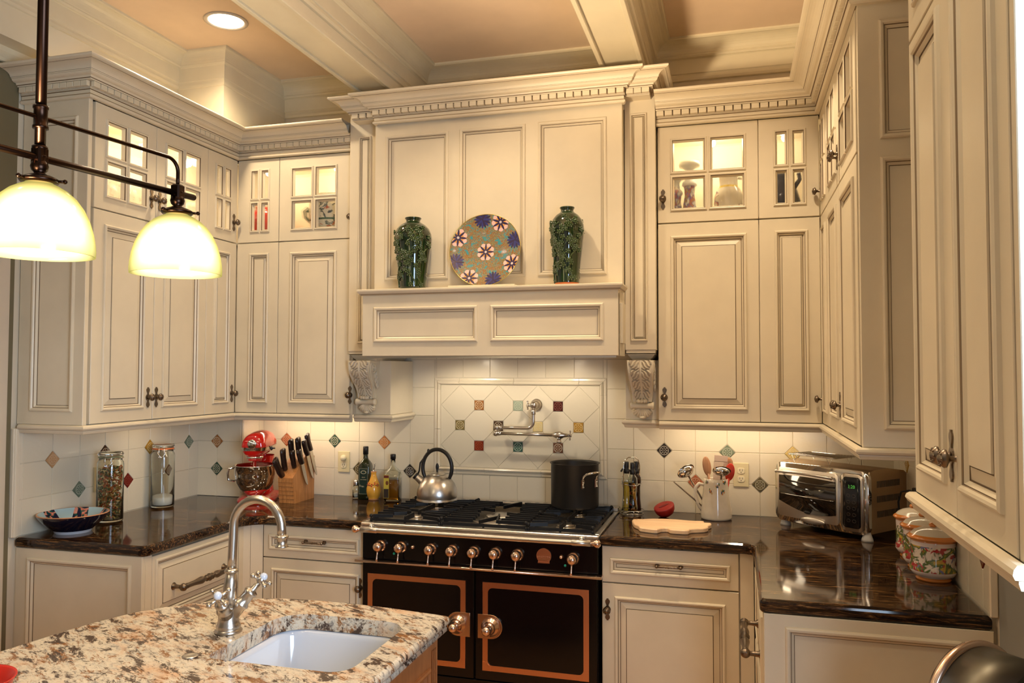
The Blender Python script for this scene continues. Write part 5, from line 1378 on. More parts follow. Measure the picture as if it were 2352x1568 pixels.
knives = [(.012, -.020, .125, .034, 'dark handled knife at the front of the block, lowest and leftmost'), (.045, -.016, .120, .032, 'dark handled knife in the block, second from the front on the far side'), (.100, -.030, .120, .034, 'tall dark handled knife near the back of the block, far side'),
          (.060, -.062, .098, .028, 'short dark handled knife in the middle of the block'), (.112, -.066, .120, .034, 'tallest dark handled knife at the back right of the block')]
for i, (t, y, L_, w, lb) in enumerate(knives):
    base = Vector((-.018, 0, .135))+Vector((.133, 0, .110))*(t/.133)+Vector((0, y, -.002)); dd = n_+Vector((.35, 0, .75)) if i else n_+Vector((-.05, 0, .2))
    m, e = khandle(base, dd, L_, w); e.location = WK @ base; e.rotation_euler = (0, 0, PI/2)
    for q in range(len(m.v)): m.v[q] = tuple(Vector(m.v[q])-base)
    m.build('knife_handle', e); tag(e, lb, 'knife', 'knives in the wooden block')
    m = MB(); d_ = dd.normalized(); m.tube([(0, 0, 0), tuple(-d_*.012)], .006, STEEL, 8); m.build('bolster', e)
# three knives held on the near side face of the block, blades showing
for i, (x0_, z0_, L_, bl, lb) in enumerate(((.062, .205, .085, .135, 'knife on the side of the block with the leftmost bare blade'), (.118, .245, .095, .15, 'knife on the side of the block with the middle bare blade'), (.150, .268, .100, .16, 'knife on the side of the block with the rightmost bare blade'))):
    base = Vector((x0_, -W_-.008, z0_)); dd = Vector((-.42, 0, 1)).normalized()
    m, e = khandle(base, dd, L_, .031); e.location = WK @ base; e.rotation_euler = (0, 0, PI/2)
    for q in range(len(m.v)): m.v[q] = tuple(Vector(m.v[q])-base)
    m.build('knife_handle', e); tag(e, lb, 'knife', 'knives in the wooden block')
    m = MB(); s_ = Vector((1, 0, .42)).normalized(); pts = []
    for t, a, b2 in ((0, -.011, .012), (.15, -.013, .015), (.5, -.012, .016), (.8, -.007, .014), (.95, .0, .011), (1, .007, .008)):
        pts.append((t, a, b2))
    Lf = [(-dd*bl*t+s_*b2) for t, a, b2 in pts]; Rt = [(-dd*bl*t+s_*a) for t, a, b2 in pts]
    poly = [(q.x, q.z) for q in Lf]+[(q.x, q.z) for q in Rt[::-1]]; m.prism(poly, .0015, -.0015, STEEL, axis='y'); m.build('blade', e)

# ------------------------------------------------------------------ bottles left of the range
LBL = simple('dark_green_label', (.008, .028, .020), .4); LBLC = simple('cream_label_print', (.55, .50, .32), .5)
s = thing('salt_shaker', 'small glass salt shaker with a metal cap beside the tall dark oil bottle', 'shaker', (-.893, -.062, CT))
m = MB(); m.lathe([(0, 0), (.0185, 0), (.0205, .003), (.0205, .058), (.017, .066), (.015, .075), (.013, .075), (.015, .064), (.0185, .056), (.0185, .006), (0, .005)], GLS, 12); m.build('shaker_glass', s)
m = MB(); m.lathe([(0, .0055), (.0178, .0055), (.0178, .024), (.008, .028), (0, .027)], SALT, 20); m.build('salt', s)
m = MB(); m.lathe([(.0165, .072), (.0172, .076), (.0165, .088), (.0155, .094), (.010, .101), (0, .103)], CHROME, 24); m.build('shaker_cap', s)
b = thing('oil_bottle', 'tall square dark green oil bottle with a black cap and dark label', 'bottle', (-.838, -.060, CT), .10)
def sqb(w, r, z): return [(x, y, z) for x, y in rrect(-w, w, -w, w, min(r, w*.98), 4)]
def loft(m, rings, mat, capb=True, capt=True, smooth=True):
    R = [[m.V(p_) for p_ in r_] for r_ in rings]
    for a, b_ in zip(R, R[1:]):
        for k in range(len(a)): m.F([a[k], a[(k+1) % len(a)], b_[(k+1) % len(a)], b_[k]], mat, smooth)
    if capb: m.F(R[0][::-1], mat)
    if capt: m.F(R[-1], mat)
m = MB(); loft(m, [sqb(.030, .008, 0), sqb(.033, .009, .004), sqb(.033, .009, .175), sqb(.031, .014, .190), sqb(.024, .018, .205), sqb(.016, .016, .216), sqb(.013, .013, .228), sqb(.013, .013, .262)], simple('green_black_glass', (.012, .018, .005), .06, coat=.8)); m.build('bottle_glass', b)
m = MB(); m.lathe([(.0150, .243), (.0150, .283), (.012, .286), (0, .286)], BLKP, 20); m.build('screw_cap', b)
m = MB(); m.box(-.026, .026, -.0338, -.0328, .028, .170, LBL); lb_ = m.build('bottle_label', b)
m = MB()
for (a0, a1, c0, c1) in ((-.024, .024, .030, .031), (-.024, .024, .167, .168), (-.024, -.0233, .030, .168), (.0233, .024, .030, .168)): m.box(a0, a1, -.0342, -.0336, c0, c1, LBLC)
m.prism([(.016*math.cos(t), .148+.0095*math.sin(t)) for t in [2*PI*k/24 for k in range(24)]], -.0336, -.0343, LBLC, axis='y'); m.prism([(.012*math.cos(t), .148+.0065*math.sin(t)) for t in [2*PI*k/24 for k in range(24)]], -.0343, -.0346, LBL, axis='y')
m.build('label_print', lb_)
lettering('Franci', .0150, LBLC, lb_, Matrix.Translation((-.004, -.0342, .072)) @ FACE @ Matrix.Shear('XY', 4, (.25, 0)))
lettering('OLIO', .008, LBLC, lb_, Matrix.Translation((0, -.0342, .120)) @ FACE); lettering('EXTRA VERGINE', .0048, LBLC, lb_, Matrix.Translation((0, -.0342, .108)) @ FACE)
YCER = simple('yellow_ceramic', (.80, .40, .05), .15, coat=.6)
c_ = thing('oil_cruet', 'yellow ceramic oil cruet with painted red flowers and a metal pourer', 'cruet', (-.778, -.083, CT))
m = MB(); pc_ = [(0, 0), (.026, 0), (.028, .004), (.026, .008), (.034, .022), (.0395, .045), (.0385, .065), (.031, .090), (.021, .112), (.0150, .132), (.0135, .143), (.0155, .150), (.0155, .153), (.008, .154)]
m.lathe(pc_, YCER, 36, mats=[TERR, TERR, TERR]+[YCER]*8+[TERR, TERR]); m.build('cruet_body', c_)
RF = simple('red_flower_paint', (.55, .05, .02), .3); GF = simple('green_leaf_paint', (.06, .14, .02), .3)
m = MB()
for a in (-2.5, -1.95, -1.45, -.95, -.5):
    for q in range(4):
        aa = a+.10*math.cos(q*PI/2+.6); zz = .086+.006*math.sin(q*PI/2+.6)+.004*math.sin(a*5); r_r = .0332-(zz-.085)*.45; m.ball((r_r*math.cos(aa), r_r*math.sin(aa), zz), .0042, RF, 6, 4, (.6, .6, 1))
    aa = a+.25; m.ball((.0335*math.cos(aa), .0335*math.sin(aa), .083), .0055, GF, 6, 4, (.8, .8, .45))
m.build('painted_flowers', c_)
m = MB(); m.lathe([(.009, .150), (.007, .158), (.004, .162)], CHROME, 14); m.tube([(0, 0, .158), (.002, 0, .172), (.006, 0, .184), (.004, 0, .194), (.008, 0, .198)], [.0042, .0036, .003, .003, .002], CHROME, 8); m.build('pourer', c_)
b = thing('oil_bottle', 'clear oil bottle half full of amber oil with a black cap, left of the kettle', 'bottle', (-.668, -.075, CT), .18)
m = MB()
O = [sqb(.038, .006, 0), sqb(.041, .008, .003), sqb(.041, .008, .135), sqb(.038, .018, .150), sqb(.028, .020, .168), sqb(.016, .0155, .182), sqb(.0125, .012, .200), sqb(.0125, .012, .228)]
I_ = [sqb(.0100, .0098, .228), sqb(.010, .0098, .200), sqb(.0135, .013, .181), sqb(.0255, .018, .166), sqb(.0355, .016, .148), sqb(.0385, .007, .133), sqb(.0385, .007, .010)]
loft(m, O+I_, GLS); m.build('bottle_glass', b)
m = MB(); loft(m, [sqb(.0380, .007, .0105), sqb(.0380, .007, .118)], OILM); o = m.build('amber_oil', b)
m = MB(); m.lathe([(.0150, .224), (.0150, .247), (.013, .250), (0, .250)], BLKP, 20); m.build('screw_cap', b)
m = MB(); m.box(-.0405, -.012, -.0422, -.0413, .018, .142, simple('yellow_label', (.62, .46, .05), .5)); lb_ = m.build('bottle_label', b)
m = MB(); m.box(-.0395, -.013, -.0428, -.0422, .126, .140, simple('dark_red_print', (.16, .02, .01), .5)); m.box(-.0395, -.013, -.0428, -.0422, .020, .068, simple('dark_brown_print', (.03, .015, .008), .5)); m.ball((-.022, -.0422, .100), .010, OAK, 10, 6, (.8, .06, 1.2)); m.build('label_print', lb_)

# ------------------------------------------------------------------ kettle and stock pot
kt = thing('kettle', 'brushed steel whistling kettle with a black hoop handle on the left rear burner', 'kettle', (-.372, -.180, .9455), .0)
m = MB(); m.lathe([(0, 0), (.096, 0), (.106, .002), (.108, .006), (.102, .010), (.1045, .018), (.106, .036), (.102, .060), (.090, .088), (.072, .112), (.050, .130), (.030, .140), (.012, .143)], STEEL, 56); m.build('kettle_body', kt)
m = MB(); m.lathe([(.047, .1325), (.046, .135), (.030, .143), (.012, .1465), (0, .147)], STEEL, 36); m.lathe([(.006, .145), (.005, .152), (.006, .158)], BLKP, 12); m.ball((0, 0, .172), .012, BLKP, 12, 8, (.75, .55, 1.6)); m.build('kettle_lid', kt)
m = MB(); m.tube([(-.072, -.01, .088), (-.092, -.013, .105), (-.112, -.016, .122)], [.022, .019, .0165], STEEL, 20, cap=False); m.tube([(-.108, -.0155, .119), (-.117, -.017, .127)], [.0185, .0185], BLKP, 20); m.build('spout', kt)
m = MB(); hc, hr = (0, .168), .0875
pts = [(hc[0]+hr*.92*math.cos(a), .0, hc[1]+hr*1.08*math.sin(a)) for a in [math.radians(-48+276*k/30) for k in range(31)]]
m.tube(pts, [.010 if 2 < k < 28 else .0085 for k in range(31)], BLKP, 14)
m.tube([(-.070, 0, .222), (-.095, 0, .190), (-.100, 0, .150), (-.108, 0, .128)], .0045, BLKP, 8); m.ball((-.050, 0, .252), .008, BLKP, 8, 6, (1, .7, 1.6)); m.build('hoop_handle', kt)
ANOD = simple('dark_anodised', (.038, .034, .030), .42, .6)
pt_ = thing('stock_pot', 'tall dark anodised stock pot with riveted steel handles on the right rear burner', 'pot', (.352, -.168, .9455), .82)
m = MB(); m.lathe([(0, 0), (.108, 0), (.115, .004), (.118, .014), (.1185, .212), (.124, .216), (.124, .219), (.1165, .218), (.115, .21), (.115, .012), (0, .008)], ANOD, 64); m.build('pot_body', pt_)
for s_ in (-1, 1):
    m = MB(); yy = -1 if s_ < 0 else 1
    pts = [(-.040, .120, .118), (-.040, .121, .150), (-.040, .128, .166), (-.037, .148, .178), (-.020, .166, .184), (0, .170, .186), (.020, .166, .184), (.037, .148, .178), (.040, .128, .166), (.040, .121, .150), (.040, .120, .118)]
    m.tube([(x, y*yy, z) for x, y, z in pts], [.0075, .0065, .006]+[.0055]*5+[.006, .0065, .0075], CHROME, 10)
    for x in (-.040, .040):
        m.box(x-.009, x+.009, min(yy*.112, yy*.1245), max(yy*.112, yy*.1245), .105, .150, CHROME, .003)
        for z in (.113, .135): m.ball((x, yy*.125, z), .0045, STEEL, 10, 6)
    m.build('pot_handle', pt_)

# ------------------------------------------------------------------ right counter
ork = thing('cruet_rack', 'chrome wire rack holding oil and vinegar bottles right of the range', 'rack', (.625, -.105, CT), .3)
def wire(m, pts, r=.0018, closed=False): m.tube(pts, r, CHROME, 8, closed=closed)
def circ(cx, cy, z, r, n=24): return [(cx+r*math.cos(2*PI*k/n), cy+r*math.sin(2*PI*k/n), z) for k in range(n)]
spots = [(-.024, .010), (.026, .016), (.0, -.030)]
m = MB()
for x, y in spots:
    for z in (.008, .145): wire(m, circ(x, y, z, .0265), closed=True)
wire(m, circ(0, 0, .020, .060), closed=True); wire(m, circ(0, 0, .003, .056), closed=True)
for a in (.5, 2.6, 4.7): wire(m, [(.060*math.cos(a), .060*math.sin(a), .020), (.056*math.cos(a), .056*math.sin(a), .003)])
wire(m, [(-.043, -.015, .012), (-.043, -.015, .235), (-.036, -.012, .262), (-.018, -.006, .277), (.018, .006, .277), (.036, .012, .262), (.043, .015, .235), (.043, .015, .012)], .0028); m.build('wire_frame', ork)
for i, ((x, y), liq, lab) in enumerate(zip(spots, (YOIL, DARKV, YOIL), ('oil bottle with plain yellow oil at the left of the wire rack', 'vinegar bottle with black vinegar at the right of the wire rack', 'oil bottle with herbs and red chillies at the front of the wire rack'))):
    w = Matrix.Rotation(.3, 4, 'Z') @ Vector((x, y, 0)); q = thing('oil_bottle', lab, 'bottle', (.625+w.x, -.105+w.y, CT+.011), .3, None)
    pb = [(0, 0), (.021, 0), (.0235, .004), (.0235, .020), (.020, .055), (.0175, .085), (.0185, .115), (.0235, .145), (.0225, .165), (.013, .182), (.0115, .195)]
    m = MB()
    if liq is DARKV: m.lathe(pb, DARKV, 28); m.build('bottle_glass', q)
    else:
        m.lathe(pb+[(a-.0022, h_) for a, h_ in pb[::-1][:-2]]+[(0, .004)], GLS, 28, cap=False); m.build('bottle_glass', q)
        m = MB(); m.lathe([(0, .0045)]+[(max(a-.0027, .001), max(h_, .0045)) for a, h_ in pb[1:8]]+[(0, .142)], YOIL if i == 0 else OILM, 24); m.build('oil_fill', q)
    m = MB(); m.lathe([(.014, .186), (.015, .195), (.015, .204), (.011, .210), (.0125, .218), (.0125, .240), (.011, .243), (0, .243)], BLKP, 20); m.tube([(-.010, -.006, .205), (-.022, -.012, .208), (-.030, -.016, .196)], .0045, BLKP, 8); m.build('pourer_cap', q)
    if i == 2:
        m = MB()
        for k in range(8): a = k*1.9; m.tube([(.010*math.cos(a), .010*math.sin(a), .02+.014*k), (.014*math.cos(a+.6), .014*math.sin(a+.6), .032+.014*k)], [.0032, .0015], RF if k % 2 else GF, 6)
        m.build('chillies', q)
rk = thing('egg_shaped_timer', 'half-round red silicone holder tilted on its side behind the cutting board', 'holder', (.790, -.150, CT)); rk.name = 'silicone_holder'
m = MB(Matrix.Translation((0, 0, .036)) @ Matrix.Rotation(.32, 4, 'X') @ Matrix.Rotation(-.26, 4, 'Y')); Rr = .049
pr = [(0, -.034), (.020, -.032), (.036, -.022), (.0465, -.006), (.050, .012), (.0495, .018), (.046, .020), (.0, .0205)]
m.lathe(pr, REDS, 36); m.build('holder_body', rk)
m = MB(Matrix.Translation((0, 0, .036)) @ Matrix.Rotation(.32, 4, 'X') @ Matrix.Rotation(-.26, 4, 'Y') @ Matrix.Rotation(.5, 4, 'Z')); m.ball((.0, 0, .0215), .027, simple('dark_red_recess', (.17, .006, .005), .5), 16, 8, (1, .30, .10)); m.build('grip_slot', rk)
bd_ = thing('cutting_board', 'pale maple cutting board shaped like a pig, lying on the right counter', 'cutting board', (.83, -.42, CT))
bp_2 = [(0.657, -0.365), (0.672, -0.338), (0.697, -0.342), (0.736, -0.316), (0.80, -0.300), (0.86, -.300), (0.921, -0.315), (0.983, -0.305), (0.974, -0.345), (1.012, -0.340), (1.014, -.375), (1.000, -0.412), (1.003, -0.451), (0.985, -.482), (0.957, -0.496), (0.928, -0.513), (0.921, -0.550), (0.843, -0.548), (0.834, -0.512), (0.803, -0.525), (0.791, -0.566), (0.712, -0.540), (0.705, -0.500), (0.679, -0.463), (0.668, -0.414)]
pts = [(x-.83, y+.42) for x, y in bp_2[::-1]]
def chaikin(p, n=1):
    for _ in range(n):
        q = []
        for i in range(len(p)):
            a, b_ = p[i], p[(i+1) % len(p)]; q += [(a[0]*.8+b_[0]*.2, a[1]*.8+b_[1]*.2), (a[0]*.2+b_[0]*.8, a[1]*.2+b_[1]*.8)]
        p = q
    return p
pts = chaikin(pts, 2)
m = MB(); slab(m, pts, [(.003, 0), (0, .003), (0, .016), (.003, .0195)], MAPLE); m.build('board', bd_)
m = MB(); m.lathe([(.006, .0196), (0, .0197)], OAK, 16, c=(-.152, .062, 0), cap=False); m.build('hang_hole', bd_)
N = Nt('cream_crackle_glaze'); N.set('Base Color', N.ramp(N.noise(N.co(), 9, 4, .6), [(.3, (.66, .58, .44)), (.7, (.80, .72, .58))])); N.set('Roughness', .16); N.set('Coat Weight', .5); PITC = N.m
pi_ = thing('utensil_pitcher', 'cream crackle glazed pitcher with painted fruit, holding kitchen utensils', 'pitcher', (1.030, -.125, CT))
m = MB(); pq = [(0, 0), (.066, 0), (.072, .004), (.073, .012), (.0715, .05), (.066, .095), (.060, .140), (.0580, .175), (.0575, .192), (.0545, .192), (.055, .170), (.062, .10), (.067, .03), (0, .012)]
m.lathe(pq, PITC, 48); m.build('pitcher_body', pi_)
m = MB(); m.tube([(-.056, -.012, .160), (-.080, -.016, .166), (-.095, -.018, .148), (-.097, -.018, .118), (-.090, -.016, .085), (-.076, -.012, .055), (-.064, -.010, .040)], [.008, .008, .0085, .0085, .0085, .009, .0095], PITC, 12); m.build('pitcher_handle', pi_)
m = MB(); pcs = [simple('paint_orange', (.72, .26, .04), .25), simple('paint_green', (.07, .16, .06), .25), simple('paint_blue', (.06, .10, .18), .25), simple('paint_ochre', (.50, .32, .08), .25)]
rn = random.Random(11)
for a0, z0 in ((-1.95, .135), (-1.45, .162), (-1.02, .135), (-2.35, .182), (-.85, .182)):
    for q in range(7):
        a = a0+rn.uniform(-.13, .13); z = z0+rn.uniform(-.009, .008); r = .0738-(z)*.095; r = .0715-(z-.05)*.12 if z > .05 else .0715
        r = max(r, .0575); m.ball((r*math.cos(a), r*math.sin(a), z), rn.uniform(.005, .0085), pcs[q % 4], 9, 6, (.35, .35, 1))
m.build('painted_fruit', pi_)
def utensil(name, lab, ax, ay, tilt, lean, builder):
    e = thing(name, lab, 'utensil', (1.030+ax, -.125+ay, CT+.02), 0, 'utensils in the cream pitcher')
    m = MB(Matrix.Rotation(tilt, 4, 'Y') @ Matrix.Rotation(lean, 4, 'X')); builder(m, e); return e
def ladle(hl, r, rot=0, cup=1):
    def f(m, e):
        m.tube([(0, 0, 0), (0, 0, hl)], .0042, PEWT, 8); m.build('utensil_handle', e)
        m2 = MB(m.T @ Matrix.Translation((0, 0, hl+r*.8)) @ Matrix.Rotation(rot, 4, 'Z') @ Matrix.Rotation(.55, 4, 'X'))
        m2.lathe([(r*1.12, 0), (r, -.001), (r*.85, .012*cup), (r*.5, .020*cup), (0, .024*cup), (0, .026*cup), (r*.55, .022*cup), (r*.9, .013*cup), (r*1.05, .0)], CHROME, 28, axis='y', sx=1.15, sy=.8); m2.build('ladle_bowl', e)
    return f
utensil('ladle', 'shiny metal serving spoon leaning out to the left of the pitcher', -.025, 0, -.52, .06, ladle(.205, .036, .35))
utensil('ladle', 'round metal ladle facing the room at the front of the pitcher', .012, -.02, .07, .12, ladle(.190, .033, .1))
def spoon_(hl, w, L_, mat, rot=0, th=.006):
    def f(m, e):
        m.tube([(0, 0, 0), (0, 0, hl)], [.006, .0065], mat, 10); m.build('utensil_handle', e)
        m2 = MB(m.T @ Matrix.Translation((0, 0, hl+L_/2-.012)) @ Matrix.Rotation(rot, 4, 'Z')); m2.ball((0, 0, 0), 1, mat, 18, 12, (w, th, L_/2)); m2.build('spoon_head', e)
    return f
utensil('wooden_spoon', 'long dark wooden spoon standing in the middle of the pitcher', -.006, .01, -.16, .02, spoon_(.195, .022, .095, SPOONW, .5))
utensil('silicone_spatula', 'red silicone spatula at the right side of the pitcher', .030, -.005, .16, .05, spoon_(.178, .023, .085, simple('red_spatula', (.55, .03, .008), .4), -.2, .006))
utensil('wooden_spoon', 'brown wooden spoon tip behind the red spatula', .028, .02, .12, -.02, spoon_(.215, .022, .07, SPOONW, 0))
def probe(m, e):
    m.tube([(0, 0, 0), (0, 0, .235)], [.0045, .0028], PEWT, 8); m.build('utensil_handle', e)
utensil('skewer', 'thin metal handle pointing far out to the upper left of the pitcher', -.02, -.01, -.86, .1, probe)
def turner(m, e):
    m.tube([(0, 0, 0), (0, 0, .150)], .0045, SPOONW, 8); m.build('utensil_handle', e)
    m2 = MB(m.T); nx, nz, w, h_ = 10, 18, .062, .125; z0 = .125
    TM = simple('perforated_turner', (.62, .46, .36), .35)
    for i in range(nx+1): x = -w/2+w*i/nx; m2.box(x-.0016, x+.0016, -.001, .001, z0, z0+h_, TM)
    for j in range(nz+1): z = z0+h_*j/nz; m2.box(-w/2, w/2, -.0012, .0012, z-.0018, z+.0018, TM)
    m2.box(-w/2, w/2, -.0012, .0012, z0+h_, z0+h_+.03, TM); m2.build('slotted_blade', e)
utensil('slotted_turner', 'pale perforated turner behind the metal ladle', .010, .012, .05, .0, turner)

# toaster oven
ang = -math.atan2(.313, .352)
tv = thing('toaster_oven', 'chrome and steel countertop toaster oven with a dark glass door and digital panel', 'toaster oven', (1.294, -.187, CT), ang)
TW, TD, TZ0, TZ1 = .471, .295, .030, .292
SIDE = metal('toaster_side_steel', (.50, .36, .22), .38)
m = MB(); 
prf_ = [(.022, TZ0), (TD, TZ0+.004), (TD, TZ1-.030), (TD-.03, TZ1-.012), (TD*.5, TZ1+.004), (.05, TZ1), (.022, TZ1-.006)]
m.prism(prf_, .006, TW-.006, SIDE, axis='x'); m.build('oven_shell', tv)
m = MB()
for rr_ in range(3):
    for k in range(19): m.box(TW-.0062, TW-.0050, .070+k*.0088, .0735+k*.0088, .095+rr_*.062, .122+rr_*.062, DARKM)
o = m.build('side_vents', tv)
# front bezel: rounded, bowed outward
def bow(x): return -.014*math.sin(PI*x/TW)
def fpanel(m, x0, x1, z0, z1, y, mat, r=.02, th=.006):
    xs = [x0+r*(1-math.cos(PI/2*k/6)) for k in range(7)]+[x0+r+(x1-x0-2*r)*k/12 for k in range(1, 12)]+[x1-r*(1-math.cos(PI/2*k/6)) for k in range(6, -1, -1)]
    def dz(x):
        d = min(x-x0, x1-x)
        return 0 if d >= r else r-math.sqrt(max(0, r*r-(r-d)**2))
    lo, hi = [z0+dz(x) for x in xs], [z1-dz(x) for x in xs]; n = len(xs); e = min(.004, th*.6)
    cols = []
    for x, a, b_ in zip(xs, lo, hi):
        ee = min(e, (b_-a)/2*.9); yf = y+bow(x)
        cols.append([m.V((x, yf+.004, a)), m.V((x, yf-th+e, a)), m.V((x, yf-th, a+ee)), m.V((x, yf-th, b_-ee)), m.V((x, yf-th+e, b_)), m.V((x, yf+.004, b_))])
    for a, b_ in zip(cols, cols[1:]):
        for k in range(5): m.F([a[k], b_[k], b_[k+1], a[k+1]], mat, True)
    m.F(cols[0], mat); m.F(cols[-1][::-1], mat)
m = MB(); fpanel(m, 0, TW, TZ0-.006, TZ1, .018, CHROME, .035, .014); m.build('chrome_bezel', tv)
m = MB(); fpanel(m, .018, .340, .048, .268, .002, metal('satin_door_steel', (.80, .74, .66), .42), .018, .003); dr_ = m.build('oven_door', tv)
m = MB(); Z0 = .098
ptsg = [(.030, .225), (.030, .120)]
gx = [(.030+(.328-.030)*k/12) for k in range(13)]
low = [(x, .118-.040*math.sin(PI*(x-.030)/.298*.75)) for x in gx]; up = [(x, .232+.006*math.sin(PI*(x-.03)/.298)) for x in gx]
A = [m.V((x, .002+bow(x)-.0075, z)) for x, z in low]; B = [m.V((x, .002+bow(x)-.0075, z)) for x, z in up]; A2 = [m.V((x, .002+bow(x)-.002, z)) for x, z in low]; B2 = [m.V((x, .002+bow(x)-.002, z)) for x, z in up]
DKG = simple('dark_oven_glass', (.010, .007, .005), .04, coat=1)
for k in range(12): m.F([A[k], A[k+1], B[k+1], B[k]], DKG, True); m.F([A[k], A[k+1], A2[k+1], A2[k]], DKG); m.F([B[k], B[k+1], B2[k+1], B2[k]], DKG)
gl_ = m.build('door_glass', dr_)
m = MB(); m.tube([(x, bow(x)-.0065, .150) for x in [.04+.28*k/10 for k in range(11)]], .0011, CHROME, 6); m.build('rack_wire', dr_)
m = MB(); hp_ = [(.035+.290*k/14, bow(.035+.29*k/14)-.030-.012*math.sin(PI*k/14), .250+.006*math.sin(PI*k/14)-.0*k) for k in range(15)]
m.tube(hp_, .0062, STEEL, 12); m.tube([(.045, -.006, .250), hp_[0]], .006, STEEL, 10); m.tube([(.318, -.012, .250), hp_[-1]], .006, STEEL, 10); m.ball(hp_[0], .0075, STEEL, 10, 6); m.ball(hp_[-1], .0075, STEEL, 10, 6); m.build('door_handle', dr_)
m = MB(); m.ball((.190, bow(.19)-.004, .083), 1, BLKP, 20, 8, (.021, .003, .0075)); m.build('oval_badge', dr_)
m = MB(); m.ball((.215, bow(.215)-.004, .050), 1, STEEL, 24, 8, (.062, .007, .014)); m.build('crumb_tray_grip', tv)
m = MB(); fpanel(m, .352, .452, .034, .276, .004, NICK, .022, .008); pn = m.build('control_surround', tv)
m = MB(); fpanel(m, .364, .440, .050, .262, -.006, simple('black_gloss_panel', (.006, .006, .007), .12), .014, .004); m.build('control_panel', pn)
lettering('2:20', .020, LEDG, pn, Matrix.Translation((.404, bow(.404)-.0108, .222)) @ FACE, .0003)
LNS = simple('button_outline', (.09, .07, .055), .5); m = MB()
for j in range(5):
    for i in range(2):
        m.tube([(.390+i*.026+.0085*math.cos(t), bow(.39)-.0104, .185-j*.026+.0062*math.sin(t)) for t in [2*PI*k/14 for k in range(14)]], .0006, LNS, 5, closed=True)
m.build('touch_buttons', pn)
FTM = simple('foot_grey', (.50, .49, .47), .35)
for fx, fy in ((.035, .030), (TW-.035, .020), (.035, TD-.03), (TW-.03, TD-.03)):
    m = MB(); m.lathe([(.026, 0), (.024, .010), (.016, .030), (.012, .046)], FTM, 20, c=(fx+(.015 if fx > .2 else 0), fy-(.0), 0), sy=.8); m.build('foot', tv)
rkk = thing('wire_cooling_rack', 'small chrome wire rack lying on top of the toaster oven', 'rack', (1.49, -.26, CT+.302), ang)
m = MB(); wire(m, [(x, y, .028) for x, y in rrect(-.12, .12, -.085, .085, .02, 4)], .0025, True)
for k in range(15): x = -.105+.015*k; wire(m, [(x, -.085, .028), (x, .085, .028)], .0014)
for sx in (-.09, .09):
    for sy in (-.07, .07): wire(m, [(sx-.015, sy, .028), (sx, sy, -.006), (sx+.015, sy, .028)], .0016)
m.build('wire_grid', rkk)
# canisters
N = Nt('painted_canister_glaze'); p = N.co(); o_ = N.sep(p); n1 = N.noise(p, 22, 3, .55, .8); n2 = N.noise(N.mapping(p, loc=(3, 1, 2)), 30, 3, .55, .8); n3 = N.noise(N.mapping(p, loc=(1, 5, 2)), 26, 2, .5, .4)
c = N.ramp(n1, [(.0, (.70, .60, .50)), (.46, (.74, .62, .50)), (.50, (.05, .09, .02)), (.57, (.16, .19, .03)), (.61, (.58, .38, .04)), (.72, (.62, .26, .05))])
c = N.mix(N.ramp(n2, [(.57, (0, 0, 0)), (.59, (1, 1, 1))]), c, (.42, .03, .03)); c = N.mix(N.ramp(n3, [(.62, (0, 0, 0)), (.64, (1, 1, 1))]), c, (.16, .17, .30))
bandm = N.m1('MULTIPLY', N.m1('GREATER_THAN', o_[2], .034), N.m1('LESS_THAN', o_[2], .118)); c = N.mix(bandm, (.78, .64, .58), c)
N.set('Base Color', c); N.set('Roughness', .14); N.set('Coat Weight', .6); CANG = N.m
ORNG = simple('orange_glaze', (.72, .24, .045), .16, coat=.6); CRG = simple('cream_lid_glaze', (.78, .70, .56), .14, coat=.6)
for i, (x, y, D, H, lab) in enumerate(((1.765, -1.050, .150, .143, 'nearest of the three painted ceramic canisters, largest, with an orange rimmed lid'), (1.768, -.880, .137, .148, 'middle of the three painted ceramic canisters, half hidden behind the nearest'), (1.772, -.705, .130, .150, 'farthest of the three painted ceramic canisters, only its lid showing'))):
    q = thing('ceramic_canister', lab, 'canister', (x, y, CT), .4*i, 'painted canisters on the right counter'); R_0 = D/2
    m = MB(); pr = [(0, 0), (R_0*.72, 0), (R_0*.74, .006), (R_0*.70, .012), (R_0*.86, .018), (R_0*.98, .032), (R_0*.97, .045), (R_0*.91, .055), (R_0*.92, .11), (R_0*.93, H*.92), (R_0*.90, H)]
    m.lathe(pr, CANG, 44, mats=[ORNG, ORNG, ORNG]+[CANG]*6+[ORNG]); m.build('canister_body', q)
    m = MB(); m.lathe([(R_0*.90, H-.008), (R_0*1.06, H-.004), (R_0*1.08, H+.002), (R_0*1.0, H+.007), (R_0*.92, H+.010), (R_0*.80, H+.019), (R_0*.55, H+.028), (R_0*.25, H+.033), (0, H+.034)], CRG, 44, mats=[ORNG, ORNG, ORNG, ORNG]+[CRG]*4); ld = m.build('canister_lid', q)
    m = MB(); m.ball((0, 0, H+.040), .0125, ORNG, 14, 8, (1, 1, .72)); m.lathe([(.008, H+.030), (.006, H+.037)], ORNG, 12); m.build('lid_knob', ld)
m = MB(XF(1.294, -.187, ang, CT).inverted()); m.tube([(1.826, -.52, 1.13), (1.80, -.50, 1.135), (1.775, -.47, 1.125), (1.768, -.45, 1.08), (1.772, -.44, 1.0), (1.78, -.43, .93)], .0042, BLKP, 8); m.box(1.808, 1.832, -.545, -.505, 1.115, 1.15, BLKP, .004); m.build('power_cord', tv)

